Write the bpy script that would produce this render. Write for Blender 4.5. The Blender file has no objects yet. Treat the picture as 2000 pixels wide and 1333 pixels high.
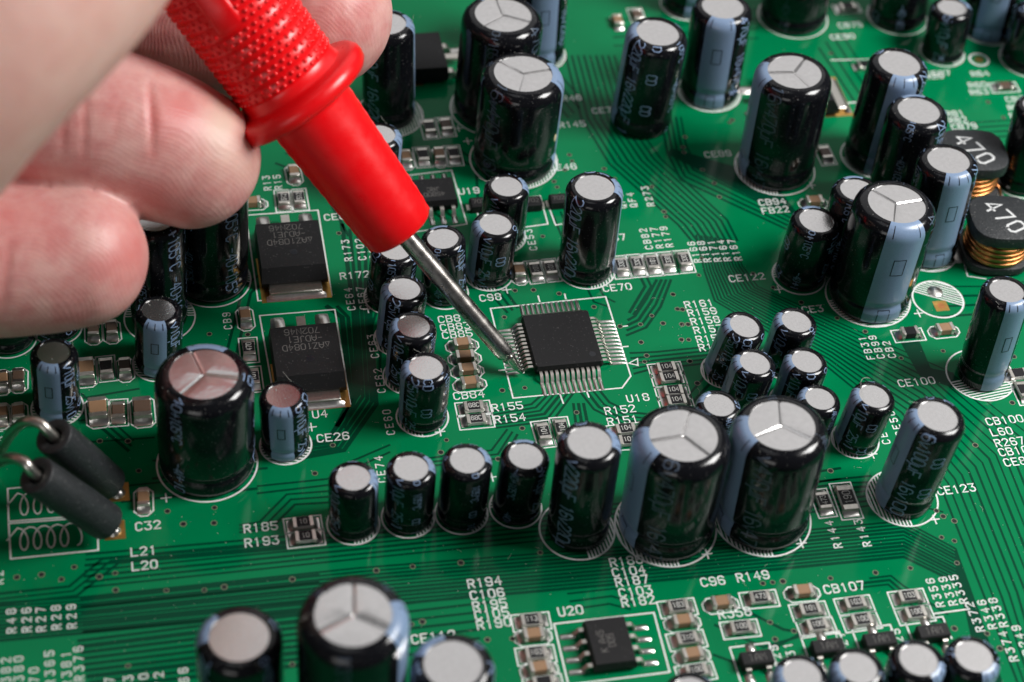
import bpy, bmesh, math, random
import numpy as np
from mathutils import Vector, Matrix
random.seed(7); rng = np.random.default_rng(7)
scene = bpy.context.scene
COL = scene.collection
R_ = math.radians

# ------------------------------------------------------------------ camera, light, exposure  (1 unit = 1 mm)
FPX, PITCH, ROLL, YAW, DIST = 3726.0, 0.80790, 0.10373, 0.26664, 196.0
_f = Vector((math.sin(YAW)*math.cos(PITCH), math.cos(YAW)*math.cos(PITCH), -math.sin(PITCH)))
_r0 = Vector((math.cos(YAW), -math.sin(YAW), 0.0)); _u0 = _r0.cross(_f)
RT = _r0*math.cos(ROLL) + _u0*math.sin(ROLL); UP = _u0*math.cos(ROLL) - _r0*math.sin(ROLL)
CAM = -_f*DIST
cd = bpy.data.cameras.new('camera'); cam = bpy.data.objects.new('camera', cd); COL.objects.link(cam)
cam.matrix_world = Matrix.Translation(CAM) @ Matrix((RT, UP, -_f)).transposed().to_4x4()
cd.sensor_width = 36; cd.lens = FPX/2000*36; cd.clip_start = 1; cd.clip_end = 5000
cd.dof.use_dof = True; cd.dof.focus_distance = 192.0; cd.dof.aperture_fstop = cd.lens*1e-3/(2*1.2)
scene.camera = cam

world = bpy.data.worlds.new('World'); scene.world = world; world.use_nodes = True
bg = world.node_tree.nodes['Background']; bg.inputs[0].default_value = (0.92, 0.95, 1.0, 1); bg.inputs[1].default_value = 0.055

def area(name, loc, target, sx, sy, power, color=(1, 1, 1)):
    l = bpy.data.lights.new(name, 'AREA'); l.shape = 'RECTANGLE'; l.size = sx; l.size_y = sy; l.energy = power; l.color = color
    o = bpy.data.objects.new(name, l); COL.objects.link(o); o.location = loc
    o.rotation_euler = (Vector(target)-Vector(loc)).to_track_quat('-Z', 'Y').to_euler()
    return o
area('key_softbox', (190, -35, 205), (0, 0, 0), 105, 105, 1.02e6, (1.0, 0.985, 0.965))
area('rear_panel', (85, 290, 305), (0, 0, 0), 520, 400, 0.44e6, (1.0, 0.99, 0.99))
area('overhead_panel', (-60, -20, 430), (0, 0, 0), 160, 160, 0.06e6, (0.97, 0.985, 1.0))
area('front_fill_panel', (-150, -270, 80), (-30, 0, 15), 130, 110, 0.09e6, (1.0, 0.98, 0.96))
scene.view_settings.view_transform = 'Standard'; scene.view_settings.look = 'None'
scene.view_settings.exposure = 0.0; scene.view_settings.gamma = 1.0

# ------------------------------------------------------------------ geometry helpers
def ray(u, v):
    return (_f + RT*((u-1000)/FPX) - UP*((v-666.5)/FPX))
def at(u, v, z=0.0):                      # point of the plane at height z seen at that place of the photograph
    d = ray(u, v); t = (z-CAM.z)/d.z
    return CAM + d*t
def atd(u, v, depth):                     # point at a distance along the optical axis
    return CAM + ray(u, v)*depth
def scale_at(p): return FPX/((p-CAM).dot(_f))

class MB:
    """collects faces of one mesh"""
    def __init__(s): s.v = []; s.f = []
    def add(s, vs, fs):
        n = len(s.v); s.v += [tuple(p) for p in vs]; s.f += [tuple(i+n for i in f) for f in fs]; return s
    def box(s, x0, x1, y0, y1, z0, z1, tx=0, ty=0):
        return s.add([(x0, y0, z0), (x1, y0, z0), (x1, y1, z0), (x0, y1, z0), (x0+tx, y0+ty, z1), (x1-tx, y0+ty, z1), (x1-tx, y1-ty, z1), (x0+tx, y1-ty, z1)],
              [(3, 2, 1, 0), (4, 5, 6, 7), (0, 1, 5, 4), (1, 2, 6, 5), (2, 3, 7, 6), (3, 0, 4, 7)])
    def cbox(s, x0, x1, y0, y1, z0, z1, b):          # box with chamfered vertical and top edges
        def ring(i, z):
            return [(x0+b, y0+i, z), (x1-b, y0+i, z), (x1-i, y0+b, z), (x1-i, y1-b, z), (x1-b, y1-i, z), (x0+b, y1-i, z), (x0+i, y1-b, z), (x0+i, y0+b, z)]
        def ring2(z):
            e = b*1.0; c = b*1.45
            return [(x0+c, y0+e, z), (x1-c, y0+e, z), (x1-e, y0+c, z), (x1-e, y1-c, z), (x1-c, y1-e, z), (x0+c, y1-e, z), (x0+e, y1-c, z), (x0+e, y0+c, z)]
        vs = ring(0, z0)+ring(0, z1-b)+ring2(z1)
        fs = [tuple(range(7, -1, -1)), tuple(range(16, 24))]
        for k in range(2):
            for i in range(8):
                j = (i+1) % 8; fs.append((k*8+i, k*8+j, k*8+8+j, k*8+8+i))
        return s.add(vs, fs)
    def lathe(s, prof, n=40, cap0=True, cap1=True, a0=0.0, a1=None):
        full = a1 is None
        m = n if full else n+1
        vs = []; fs = []
        for (r, z) in prof:
            for i in range(m):
                a = a0 + (2*math.pi*i/n if full else (a1-a0)*i/n)
                vs.append((r*math.cos(a), r*math.sin(a), z))
        for k in range(len(prof)-1):
            for i in range(n):
                j = (i+1) % m
                fs.append((k*m+i, k*m+j, (k+1)*m+j, (k+1)*m+i))
        if full and cap0: fs.append(tuple(range(m-1, -1, -1)))
        if full and cap1: fs.append(tuple((len(prof)-1)*m+i for i in range(m)))
        return s.add(vs, fs)
    def strip(s, pts, w, z=0.0, closed=False, mapf=None):   # ribbon along a flat polyline
        P = [Vector((p[0], p[1])) for p in pts]; n = len(P)
        if n < 2: return s
        L = []; Rr = []
        for i in range(n):
            a = P[i-1] if (i > 0 or closed) else None
            b = P[(i+1) % n] if (i < n-1 or closed) else None
            d0 = (P[i]-a).normalized() if a is not None else None
            d1 = (b-P[i]).normalized() if b is not None else None
            c = P[i].copy()
            if d0 is None: d0 = d1; c = c-d1*w*.5
            if d1 is None: d1 = d0; c = c+d0*w*.5
            t = d0+d1
            if t.length < .2: t = d0.copy()
            t.normalize(); nn = Vector((-t.y, t.x)); k = min(1.6, 1/max(.5, nn.dot(Vector((-d0.y, d0.x)))))
            L.append(c+nn*w*.5*k); Rr.append(c-nn*w*.5*k)
        vs = []
        for p in L+Rr:
            vs.append(mapf(p.x, p.y, z) if mapf else (p.x, p.y, z))
        fs = []
        for i in range(n if closed else n-1):
            j = (i+1) % n; fs.append((n+i, n+j, j, i))
        return s.add(vs, fs)
    def tube(s, pts, rad, n=12):
        pts = [Vector(p) for p in pts]; m = len(pts); vs = []; fs = []
        rad = rad if isinstance(rad, (list, tuple)) else [rad]*m
        t0 = (pts[1]-pts[0]).normalized(); x = t0.orthogonal().normalized()
        for i in range(m):
            t = (pts[min(i+1, m-1)]-pts[max(i-1, 0)]).normalized()
            x = (x-t*x.dot(t)).normalized(); y = t.cross(x)
            for k in range(n):
                a = 2*math.pi*k/n; vs.append(pts[i]+(x*math.cos(a)+y*math.sin(a))*rad[i])
        for i in range(m-1):
            for k in range(n):
                j = (k+1) % n; fs.append((i*n+k, i*n+j, (i+1)*n+j, (i+1)*n+k))
        fs.append(tuple(range(n-1, -1, -1))); fs.append(tuple((m-1)*n+k for k in range(n)))
        return s.add(vs, fs)
    def mesh(s, name, smooth=None):
        me = bpy.data.meshes.new(name); me.from_pydata(s.v, [], s.f); me.update()
        if smooth is not None:
            me.polygons.foreach_set('use_smooth', [True]*len(me.polygons))
            if smooth < 179: me.set_sharp_from_angle(angle=R_(smooth))
        return me

def link(name, me, mat, parent=None, loc=None, rot=None, scale=None, kind=None):
    o = bpy.data.objects.new(name, me)
    COL.objects.link(o)
    if me is not None and mat is not None and not me.materials: me.materials.append(mat)
    if parent: o.parent = parent
    if loc is not None: o.location = loc
    if rot is not None: o.rotation_euler = rot
    if scale is not None: o.scale = scale
    if kind: o['kind'] = kind
    return o
def thing(name, label, cat, loc=(0, 0, 0), group=None, rot=(0, 0, 0)):
    o = bpy.data.objects.new(name, None); o.empty_display_size = .5; COL.objects.link(o)
    o.location = loc; o.rotation_euler = rot; o['label'] = label; o['category'] = cat
    if group: o['group'] = group
    return o

# ------------------------------------------------------------------ materials
def mat(name, col, rough=.5, metal=0.0, spec=.5, bump=0, bscale=8, colvar=0, cscale=3, roughvar=0, coat=0, dust=0, sss=0):
    m = bpy.data.materials.new(name); m.use_nodes = True; nt = m.node_tree; N = nt.nodes; L = nt.links
    b = N['Principled BSDF']; b.inputs['Base Color'].default_value = (*col, 1); b.inputs['Roughness'].default_value = rough
    b.inputs['Metallic'].default_value = metal; b.inputs['Specular IOR Level'].default_value = spec
    if coat: b.inputs['Coat Weight'].default_value = coat; b.inputs['Coat Roughness'].default_value = .12
    tc = N.new('ShaderNodeTexCoord')
    csock = None
    if colvar:
        n = N.new('ShaderNodeTexNoise'); n.inputs['Scale'].default_value = cscale; n.inputs['Detail'].default_value = 5; L.new(tc.outputs['Object'], n.inputs['Vector'])
        mx = N.new('ShaderNodeMixRGB'); mx.blend_type = 'MIX'; mx.inputs[1].default_value = (*[c*(1-colvar) for c in col], 1); mx.inputs[2].default_value = (*[min(1, c*(1+colvar)) for c in col], 1)
        L.new(n.outputs[0], mx.inputs[0]); csock = mx.outputs[0]
    if dust:
        n2 = N.new('ShaderNodeTexNoise'); n2.inputs['Scale'].default_value = 5.5; n2.inputs['Detail'].default_value = 3; L.new(tc.outputs['Object'], n2.inputs['Vector'])
        rp = N.new('ShaderNodeValToRGB'); rp.color_ramp.elements[0].position = .66; rp.color_ramp.elements[1].position = .74
        L.new(n2.outputs[0], rp.inputs[0])
        ml = N.new('ShaderNodeMath'); ml.operation = 'MULTIPLY'; ml.inputs[1].default_value = dust; L.new(rp.outputs[0], ml.inputs[0])
        mx2 = N.new('ShaderNodeMixRGB'); mx2.inputs[1].default_value = (*col, 1); mx2.inputs[2].default_value = (.42, .41, .40, 1)
        if csock: L.new(csock, mx2.inputs[1])
        L.new(ml.outputs[0], mx2.inputs[0]); csock = mx2.outputs[0]
    if csock: L.new(csock, b.inputs['Base Color'])
    if roughvar:
        n3 = N.new('ShaderNodeTexNoise'); n3.inputs['Scale'].default_value = .8; n3.inputs['Detail'].default_value = 6; L.new(tc.outputs['Object'], n3.inputs['Vector'])
        mr = N.new('ShaderNodeMapRange'); mr.inputs[3].default_value = max(.02, rough-roughvar); mr.inputs[4].default_value = rough+roughvar
        mr.inputs[1].default_value = .3; mr.inputs[2].default_value = .7
        L.new(n3.outputs[0], mr.inputs[0]); L.new(mr.outputs[0], b.inputs['Roughness'])
    if bump:
        n4 = N.new('ShaderNodeTexNoise'); n4.inputs['Scale'].default_value = bscale; n4.inputs['Detail'].default_value = 4; L.new(tc.outputs['Object'], n4.inputs['Vector'])
        bp = N.new('ShaderNodeBump'); bp.inputs['Strength'].default_value = bump; bp.inputs['Distance'].default_value = .1; L.new(n4.outputs[0], bp.inputs['Height']); L.new(bp.outputs[0], b.inputs['Normal'])
    return m
M = dict(
    mask=mat('solder_mask_green', (.0003, .178, .062), .11, spec=.11, bump=.03, bscale=1.2, colvar=.34, cscale=.05, roughvar=.06),
    gap=mat('dark_green_gap', (.0003, .052, .024), .14, spec=.11),
    silk=mat('silkscreen_white', (.74, .76, .74), .6, colvar=.12, cscale=4),
    sleeve=mat('black_sleeve', (.0045, .0048, .0065), .15, spec=.42, roughvar=.06, dust=.35, bump=.10, bscale=.7),
    stripe=mat('blue_print', (.20, .285, .43), .28, colvar=.16, cscale=7),
    ink=mat('pale_blue_ink', (.21, .30, .47), .35, colvar=.15, cscale=6),
    shadeink=mat('shaded_blue_ink', (.055, .078, .115), .4, colvar=.4, cscale=4),  # darker copy of the pale blue ink, shade on big sleeves put into its colour
    blackink=mat('black_ink', (.010, .011, .015), .3),
    alu=mat('brushed_aluminium', (.70, .685, .68), .22, metal=.95, bump=.16, bscale=7, colvar=.10, cscale=5),
    solder=mat('solder', (.66, .64, .61), .30, metal=1, bump=.25, bscale=2.2, colvar=.2, cscale=2),
    tin=mat('tinned_lead', (.62, .59, .54), .33, metal=1, bump=.15, bscale=5, colvar=.2, cscale=3),
    chipblack=mat('resistor_black', (.009, .009, .011), .45, spec=.3, dust=.2),
    ceramic=mat('white_ceramic', (.60, .59, .56), .5),
    tan=mat('tan_ceramic', (.30, .175, .095), .5, colvar=.12, cscale=3),
    dkbrown=mat('brown_ceramic', (.10, .062, .042), .5, colvar=.12, cscale=3),
    chipink=mat('marking_white', (.55, .55, .52), .6),
    greyink=mat('laser_grey', (.105, .10, .095), .7),
    ic=mat('epoxy_black', (.010, .010, .011), .55, spec=.28, bump=.12, bscale=14, dust=.22, colvar=.2, cscale=6),
    gold=mat('bare_gold_copper', (.62, .36, .10), .35, metal=.9, colvar=.25, cscale=2),
    via=mat('tented_via_ring', (.16, .19, .12), .35),
    hole=mat('drilled_hole', (.004, .004, .004), .8),
    copper=mat('enamelled_copper', (.72, .30, .11), .28, metal=1, colvar=.2, cscale=3),
    ferrite=mat('ferrite_grey', (.016, .0185, .021), .5, bump=.7, bscale=4.5, dust=.55, colvar=.5, cscale=2),
    whitemark=mat('white_paint_mark', (.62, .63, .63), .6, colvar=.15, cscale=4),
    red=mat('red_rubber', (.84, .0025, .006), .33, spec=.5, bump=.05, bscale=3, roughvar=.06),
    steel=mat('nickel_steel', (.52, .49, .46), .27, metal=1, bump=.06, bscale=4, colvar=.2, cscale=1.5, roughvar=.08),
    tanpale=mat('cream_fleck', (.62, .52, .33), .6),
    dust=mat('dust', (.5, .5, .46), .9),
    glaze=mat('flux_residue', (.35, .22, .06), .15, coat=.5),
)

# ------------------------------------------------------------------ stroke font (grid 4 x 6, y up)
G = {
'0': '1,0 3,0 4,1 4,5 3,6 1,6 0,5 0,1 1,0', '1': '1,5 2,6 2,0', '2': '0,5 1,6 3,6 4,5 4,4 0,0 4,0', '3': '0,6 4,6 2,3.6 3,3.6 4,2.6 4,1 3,0 1,0 0,1',
'4': '3,0 3,6 0,2 4,2', '5': '4,6 0,6 0,3.4 3,3.4 4,2.4 4,1 3,0 1,0 0,1', '6': '4,5 3,6 1,6 0,5 0,1 1,0 3,0 4,1 4,2.4 3,3.3 1,3.3 0,2.4', '7': '0,6 4,6 1.5,0',
'8': '1,3.2 0,4.2 0,5.2 1,6 3,6 4,5.2 4,4.2 3,3.2 1,3.2 0,2.2 0,.9 1,0 3,0 4,.9 4,2.2 3,3.2', '9': '0,1 1,0 3,0 4,1 4,5 3,6 1,6 0,5 0,3.8 1,2.8 3,2.8 4,3.6',
'A': '0,0 0,4 2,6 4,4 4,0;0,2.3 4,2.3', 'B': '0,0 0,6 3,6 4,5.2 4,4 3,3.2 0,3.2;3,3.2 4,2.3 4,.9 3,0 0,0', 'C': '4,5 3,6 1,6 0,5 0,1 1,0 3,0 4,1',
'D': '0,0 0,6 2.6,6 4,4.6 4,1.4 2.6,0 0,0', 'E': '4,6 0,6 0,0 4,0;0,3.1 3,3.1', 'F': '4,6 0,6 0,0;0,3.1 3,3.1', 'J': '3,6 3,1 2,0 1,0 0,1', 'L': '0,6 0,0 4,0',
'N': '0,0 0,6 4,0 4,6', 'Q': '1,0 3,0 4,1 4,5 3,6 1,6 0,5 0,1 1,0;2.3,1.7 4.2,-.4', 'R': '0,0 0,6 3,6 4,5.2 4,3.9 3,3 0,3;2,3 4,0', 'T': '0,6 4,6;2,6 2,0',
'U': '0,6 0,1 1,0 3,0 4,1 4,6', 'Z': '0,6 4,6 0,0 4,0', 'K': '0,0 0,6;4,6 0,2.6;1.3,3.6 4,0', 'S': '4,5 3,6 1,6 0,5 0,4 1,3.2 3,3 4,2 4,1 3,0 1,0 0,1', 'P': '0,0 0,6 3,6 4,5 4,4 3,3 0,3', 'M': '0,0 0,6 2,3 4,6 4,0', 'X': '0,0 4,6;0,6 4,0',
'+': '2,1 2,5;0,3 4,3', '-': '.6,3 3.4,3', '.': '1.8,0 2.2,0', 'v': '0,4 2,0 4,4', 'm': '0,0 0,4 3.6,4 4,3.6 4,0;2,4 2,0', 'u': '0,4 0,1 .8,0 2.6,0 3.6,1;3.6,4 3.6,0;0,1 0,-2', 'o': '1,4 2.2,4 3,4.8 2.2,6 1,6 .2,5 1,4', '^': '0,0 4,0 2,4.6 0,0', '|': '2,0 2,6', ' ': '',
}
GL = {k: [[tuple(float(c) for c in q.split(',')) for q in st.split(' ')] for st in s.split(';')] if s else [] for k, s in G.items()}
def text_strokes(s, h, adv=.8, wid=.56, sub=0):
    """polylines of the text; h = letter height; x advances by adv*h"""
    out = []
    for i, ch in enumerate(s):
        for st in GL.get(ch, []):
            p = [(i*adv*h + x/4*wid*h, y/6*h) for x, y in st]
            if sub:
                q = [p[0]]
                for a, b in zip(p, p[1:]):
                    n = max(1, int(math.dist(a, b)/sub))
                    q += [(a[0]+(b[0]-a[0])*k/n, a[1]+(b[1]-a[1])*k/n) for k in range(1, n+1)]
                p = q
            out.append(p)
    return out
def text_mesh(name, s, h, w, adv=.8, wid=.56, center=False, rot=0.0):
    mb = MB(); S = text_strokes(s, h, adv, wid)
    ox, oy = ((len(s)-1)*adv*h/2+wid*h/2, h/2) if center else (0, 0)
    c, sn = math.cos(rot), math.sin(rot)
    for k, p in enumerate(S):
        mb.strip([((x-ox)*c-(y-oy)*sn, (x-ox)*sn+(y-oy)*c) for x, y in p], w, z=.0008*(k % 6))
    return mb.mesh(name)

# ------------------------------------------------------------------ the circuit board
board = thing('circuit_board', 'glossy green printed circuit board under all the components', 'circuit board')
mb = MB(); mb.box(-135, 125, -75, 150, -1.6, 0)
link('solder_mask', mb.mesh('solder_mask'), M['mask'], board)

# dark gaps between the copper tracks: bundles between a first and a last polyline
tr = MB()
def xy(p): q = at(*p); return (q.x, q.y)
def bundle(first, last, n, w=.28):
    A = [xy(p) for p in first]; B = [xy(p) for p in last]
    for i in range(n):
        t = i/(n-1) if n > 1 else 0
        pl = [(a[0]*(1-t)+b[0]*t, a[1]*(1-t)+b[1]*t) for a, b in zip(A, B)]
        if any(math.dist(a, b) > 1e-6 for a, b in zip(pl, pl[1:])):
            tr.strip(pl, w*random.uniform(.8, 1.25), z=.0035+.0006*(len(tr.f) % 5))
bundle([(170, 1083), (700, 1036), (1200, 985), (1640, 936), (1700, 930)], [(165, 1148), (700, 1092), (1300, 1032), (1765, 981), (1840, 1000)], 7)
bundle([(-60, 1166), (135, 1146), (200, 1092), (560, 1062)], [(-60, 1188), (150, 1164), (232, 1100), (560, 1072)], 3)
bundle([(-120, 1185), (150, 1168), (700, 1110), (1300, 1062), (1765, 1018), (1866, 1072), (1912, 1200), (1958, 1340)], [(-120, 1262), (150, 1238), (700, 1186), (1300, 1133), (1765, 1088), (1872, 1140), (1890, 1200), (1920, 1340)], 11)
bundle([(155, 1252), (400, 1222), (620, 1198)], [(180, 1345), (400, 1320), (620, 1296)], 9, .42)
bundle([(160, 1172), (620, 1124)], [(165, 1234), (620, 1188)], 6, .34)
bundle([(700, 1190), (960, 1160)], [(700, 1290), (930, 1265)], 7)
bundle([(1360, 460), (1376, 530), (1396, 588), (1610, 712), (1745, 822), (1838, 952), (1926, 1174), (1990, 1340)], [(1430, 470), (1450, 520), (1480, 560), (1660, 640), (1850, 724), (2010, 850), (2120, 1120), (2150, 1340)], 14, .22)
bundle([(1105, 110), (1135, 230), (1190, 320), (1325, 440), (1350, 470)], [(1200, 110), (1240, 240), (1290, 310), (1420, 430), (1440, 470)], 9)
bundle([(1290, 230), (1304, 300), (1330, 352), (1540, 450), (1640, 500)], [(1330, 230), (1340, 285), (1362, 325), (1560, 425), (1660, 470)], 5)
bundle([(1225, 655), (1262, 640), (1290, 600), (1310, 548)], [(1228, 625), (1240, 618), (1262, 585), (1282, 548)], 4)
bundle([(1232, 690), (1280, 688), (1400, 676)], [(1240, 730), (1270, 722), (1400, 708)], 5)
bundle([(1060, 770), (1038, 790), (950, 806)], [(1120, 768), (1080, 822), (970, 836)], 6)
bundle([(1135, 768), (1160, 800), (1220, 830), (1300, 838)], [(1172, 764), (1190, 786), (1230, 806), (1300, 812)], 4)
bundle([(1120, 790), (1125, 830), (1130, 870)], [(1140, 790), (1148, 830), (1153, 870)], 3)
bundle([(668, 440), (690, 600), (700, 770), (640, 860), (560, 870)], [(730, 480), (722, 600), (735, 790), (672, 880), (560, 900)], 5, .4)
bundle([(640, 600), (668, 620), (685, 780), (660, 830)], [(660, 600), (680, 620), (694, 780), (672, 834)], 2, .45)
bundle([(760, 870), (690, 900), (640, 936), (504, 950)], [(760, 884), (700, 912), (640, 948), (504, 964)], 2)
bundle([(1200, 40), (1480, 20)], [(1200, 90), (1480, 75)], 4)
bundle([(1640, 60), (1720, 190), (1900, 240), (2050, 230)], [(1600, 95), (1690, 230), (1900, 270), (2050, 262)], 4)
bundle([(860, 520), (960, 530), (1010, 600)], [(880, 560), (950, 565), (990, 610)], 3)
bundle([(560, 500), (475, 560), (440, 700)], [(560, 520), (490, 572), (460, 700)], 2)
bundle([(1820, 560), (1960, 560), (2050, 540)], [(1830, 620), (1960, 610), (2050, 590)], 4)
bundle([(1400, 1165), (1530, 1230), (1590, 1240)], [(1395, 1280), (1450, 1300), (1560, 1240)], 3)
bundle([(1700, 1130), (1740, 1125), (1765, 1145), (1850, 1200)], [(1660, 1150), (1735, 1142), (1760, 1165), (1840, 1230)], 3)
bundle([(1110, 1160), (1200, 1150), (1240, 1165)], [(1120, 1190), (1190, 1180), (1230, 1190)], 3)
bundle([(150, 780), (270, 760)], [(160, 865), (300, 855)], 3)
bundle([(640, 960), (560, 966), (507, 1020), (470, 1026)], [(640, 982), (576, 986), (530, 1032), (470, 1040)], 3)
bundle([(500, 925), (320, 942), (240, 950)], [(500, 955), (320, 972), (240, 980)], 2)
bundle([(1480, 940), (1640, 915)], [(1480, 960), (1640, 936)], 2)
bundle([(920, 150), (1080, 130), (1140, 200)], [(890, 190), (1060, 170), (1110, 230)], 4)
bundle([(560, 300), (640, 330), (700, 440)], [(540, 320), (620, 350), (680, 460)], 2)
bundle([(780, 420), (770, 560), (745, 640), (740, 760)], [(760, 420), (752, 560), (725, 640), (722, 760)], 2)
bundle([(990, 840), (960, 880), (760, 905)], [(1010, 850), (985, 895), (800, 915)], 3)
bundle([(1400, 640), (1390, 720), (1330, 790)], [(1420, 640), (1405, 730), (1340, 800)], 2)
bundle([(1080, 420), (1100, 470), (1160, 590), (1190, 600)], [(1095, 415), (1115, 465), (1180, 580), (1200, 590)], 2)
bundle([(1230, 610), (1260, 560), (1250, 540)], [(1238, 614), (1272, 560), (1262, 540)], 2)
bundle([(300, 900), (520, 880)], [(300, 935), (520, 915)], 2)
bundle([(60, 790), (160, 770), (260, 860)], [(60, 815), (150, 795), (250, 880)], 3)
bundle([(880, 300), (930, 330), (935, 420)], [(900, 295), (950, 330), (955, 420)], 2)
def patch(pts):
    tr.add([(*xy(p), .003) for p in pts], [tuple(range(len(pts)))[::-1]])
patch([(1758, 668), (1795, 665), (1818, 720), (1862, 728), (1880, 765), (1796, 735)])
patch([(1450, 330), (1520, 368), (1560, 420), (1500, 402), (1300, 300), (1312, 290)])
link('copper_tracks', tr.mesh('copper_tracks'), M['gap'], board, kind='stuff')

# plated vias
VIAS = """1020,455 985,620 1025,758 981,763 1160,600 1211,638 1251,634 1273,617 1295,632 1333,605 1344,634 1331,664 1252,669 1263,695 1259,707 1348,706 1314,575 1365,538 1370,505 1471,535 1315,576 1323,604 1332,634 1345,664 1347,706 1362,749
1565,591 1635,622 1568,500 1510,562 1760,700 1842,686 1690,648 1980,697 1977,787 1126,806 1020,837 860,812 872,860 973,897 861,884 1092,574 1042,567 1006,568 1140,558
735,1115 806,1107 33,1128 81,1123 120,1132 145,1108 194,1127 226,1153 225,1120 325,1154 399,1153 438,1147 571,1132 571,1298 418,1022 358,1024 327,999 419,992 271,920 250,1301
804,1220 825,1215 952,1250 1001,1248 1622,920 1829,998 1842,1009 1864,1018 1839,1050 1864,1057 1869,1100 1778,1110 1710,1119 1622,1130 1490,1140 1509,1138 1529,1136 1504,1216 1551,1233 1514,1249 1864,1228 1928,1238 1953,1267
662,456 1082,355 1103,332 1117,315 1112,303 1088,366 1273,365 1297,414 1300,424 1338,268 1334,288 1336,298 1372,332 1395,358 1405,385 1430,235 1425,240 1510,148 1622,105 1060,462 900,520 409,653 484,654 195,862 250,862 560,650
1640,25 1700,215 1960,230 1930,200 1180,330 1200,350 650,870 690,905 615,925 760,1000 900,1100 1055,1080 1530,880 1870,845 1905,870""".split()
vm = MB(); vm.lathe([(.33, .010), (.235, .010)], 14, False, False); via_me = vm.mesh('via')
hm = MB(); hm.lathe([(.245, .0115), (.01, .0115)], 14, False, True); hole_me = hm.mesh('hole')
via_me.materials.append(M['via']); hole_me.materials.append(M['hole'])
for s in VIAS:
    u, v = map(float, s.split(',')); p = at(u, v)
    k = random.uniform(.75, 1.0)
    o = link('via', via_me, None, board, (p.x, p.y, 0), scale=(k, k, 1)); link('drill_hole', hole_me, None, o)

# printed lettering on the board
def btext(s, u, v, mode='H', h=.9):
    h = h*.83 if mode == 'V' else h
    p = at(u, v); rot = 0 if mode == 'H' else math.pi/2
    adv = .83 if mode == 'H' else (1.02 if (v > 1200 and u < 400) else .90)
    me = text_mesh('lettering', s, h, .12 if mode == 'V' else .135, adv=adv/h if len(s) > 1 else .8, wid=.60, rot=rot)
    link('lettering', me, M['silk'], board, (p.x, p.y, .007), kind='stuff')
for s, u, v in [('U19', 898, 380), ('CE46', 1075, 334), ('R145', 1094, 250), ('C98', 939, 589), ('CE70', 1180, 570), ('CB81', 858, 631), ('CB83', 862, 647), ('CB85', 866, 662), ('CB84', 888, 781),
    ('R155', 963, 804), ('R154', 968, 827), ('U18', 1227, 786), ('R152', 1184, 810), ('R151', 1189, 831), ('CE122', 1427, 551), ('CE3', 1570, 612), ('R161', 1340, 602), ('R159', 1346, 618), ('R158', 1352, 635),
    ('R157', 1358, 652), ('R156', 1363, 670), ('R153', 1368, 686), ('CE100', 1758, 756), ('CB100', 1930, 831), ('L60', 1939, 852), ('R267', 1947, 873), ('CB101', 1955, 891), ('CE8', 1965, 911), ('CE123', 1834, 967),
    ('R172', 666, 546), ('R185', 478, 1041), ('R193', 480, 1069), ('C32', 266, 1037), ('L21', 257, 1087), ('L20', 259, 1115), ('U4', 612, 817), ('CE26', 621, 864), ('CE6', 635, 431), ('R194', 916, 1149), ('C106', 921, 1172),
    ('R195', 926, 1193), ('C105', 930, 1211), ('R190', 934, 1230), ('U20', 1093, 1204), ('R186', 1194, 1107), ('C104', 1199, 1127), ('R187', 1205, 1146), ('C103', 1212, 1167), ('R182', 1217, 1186), ('C96', 1372, 1146),
    ('R149', 1442, 1137), ('CB107', 1613, 1160), ('R358', 1406, 1209), ('CE112', 806, 1258), ('CB94', 1485, 402), ('FB22', 1491, 418), ('CE89', 1379, 308), ('CE77', 1159, 222), ('R46', 1100, 198), ('R26', 1810, 155), ('CB75', 1640, 55), ('CE87', 1812, 150), ('R81', 1850, 228), ('R82', 1856, 241), ('CB79', 1862, 254), ('R64', 1900, 150), ('R60', 1895, 172), ('R63', 1898, 186), ('CB76', 1968, 200), ('R59', 1972, 216), ('R58', 1976, 232), ('CE90', 1625, 78), ('CB84', 1156, 457), ('CB87', 1170, 473)]:
    btext(s, u, v)
for s, u, v in [('R173', 688, 509), ('C102', 715, 507), ('R171', 737, 505), ('CE64', 694, 605), ('CE67', 718, 603), ('CE63', 740, 698), ('CE62', 753, 766), ('CE60', 771, 848), ('CE53', 1049, 488), ('CB82', 1275, 486),
    ('R177', 1296, 484), ('R179', 1315, 482), ('R166', 1370, 512), ('R168', 1389, 511), ('R171', 1409, 510), ('R164', 1428, 509), ('R167', 1449, 508), ('QF3', 1224, 406), ('QF4', 1245, 404), ('R273', 1278, 402),
    ('FB31', 1708, 701), ('CB99', 1728, 699), ('CB2', 1750, 698), ('R144', 1645, 1069), ('R143', 1702, 1066), ('R356', 1845, 1184), ('R339', 1870, 1181), ('R335', 1891, 1177), ('R372', 1923, 1232), ('R346', 1947, 1227),
    ('R338', 1969, 1223), ('R374', 1989, 1290), ('R249', 2015, 1278), ('Q29', 1531, 1302), ('Q31', 1559, 1297), ('Q27', 1662, 1276), ('Q25', 1771, 1269), ('R48', 31, 1235), ('R26', 61, 1233), ('R27', 89, 1232), ('R28', 119, 1228),
    ('R29', 149, 1226), ('R382', 21, 1352), ('R380', 46, 1349), ('R70', 76, 1352), ('R365', 107, 1338), ('R381', 140, 1340), ('R376', 164, 1329), ('CB9', 453, 642), ('R13', 530, 371), ('R15', 551, 369), ('CE74', 755, 941),
    ('CE49', 1739, 866), ('CE50', 1765, 850), ('R98', 1016, 898), ('R90', 1038, 896), ('R67', 225, 1372), ('R73', 262, 1368), ('R70', 292, 1364), ('R72', 322, 1361), ('R66', 370, 1352), ('R12', 5, 860), ('R2', 6, 1140)]:
    btext(s, u, v, 'V')
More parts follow.
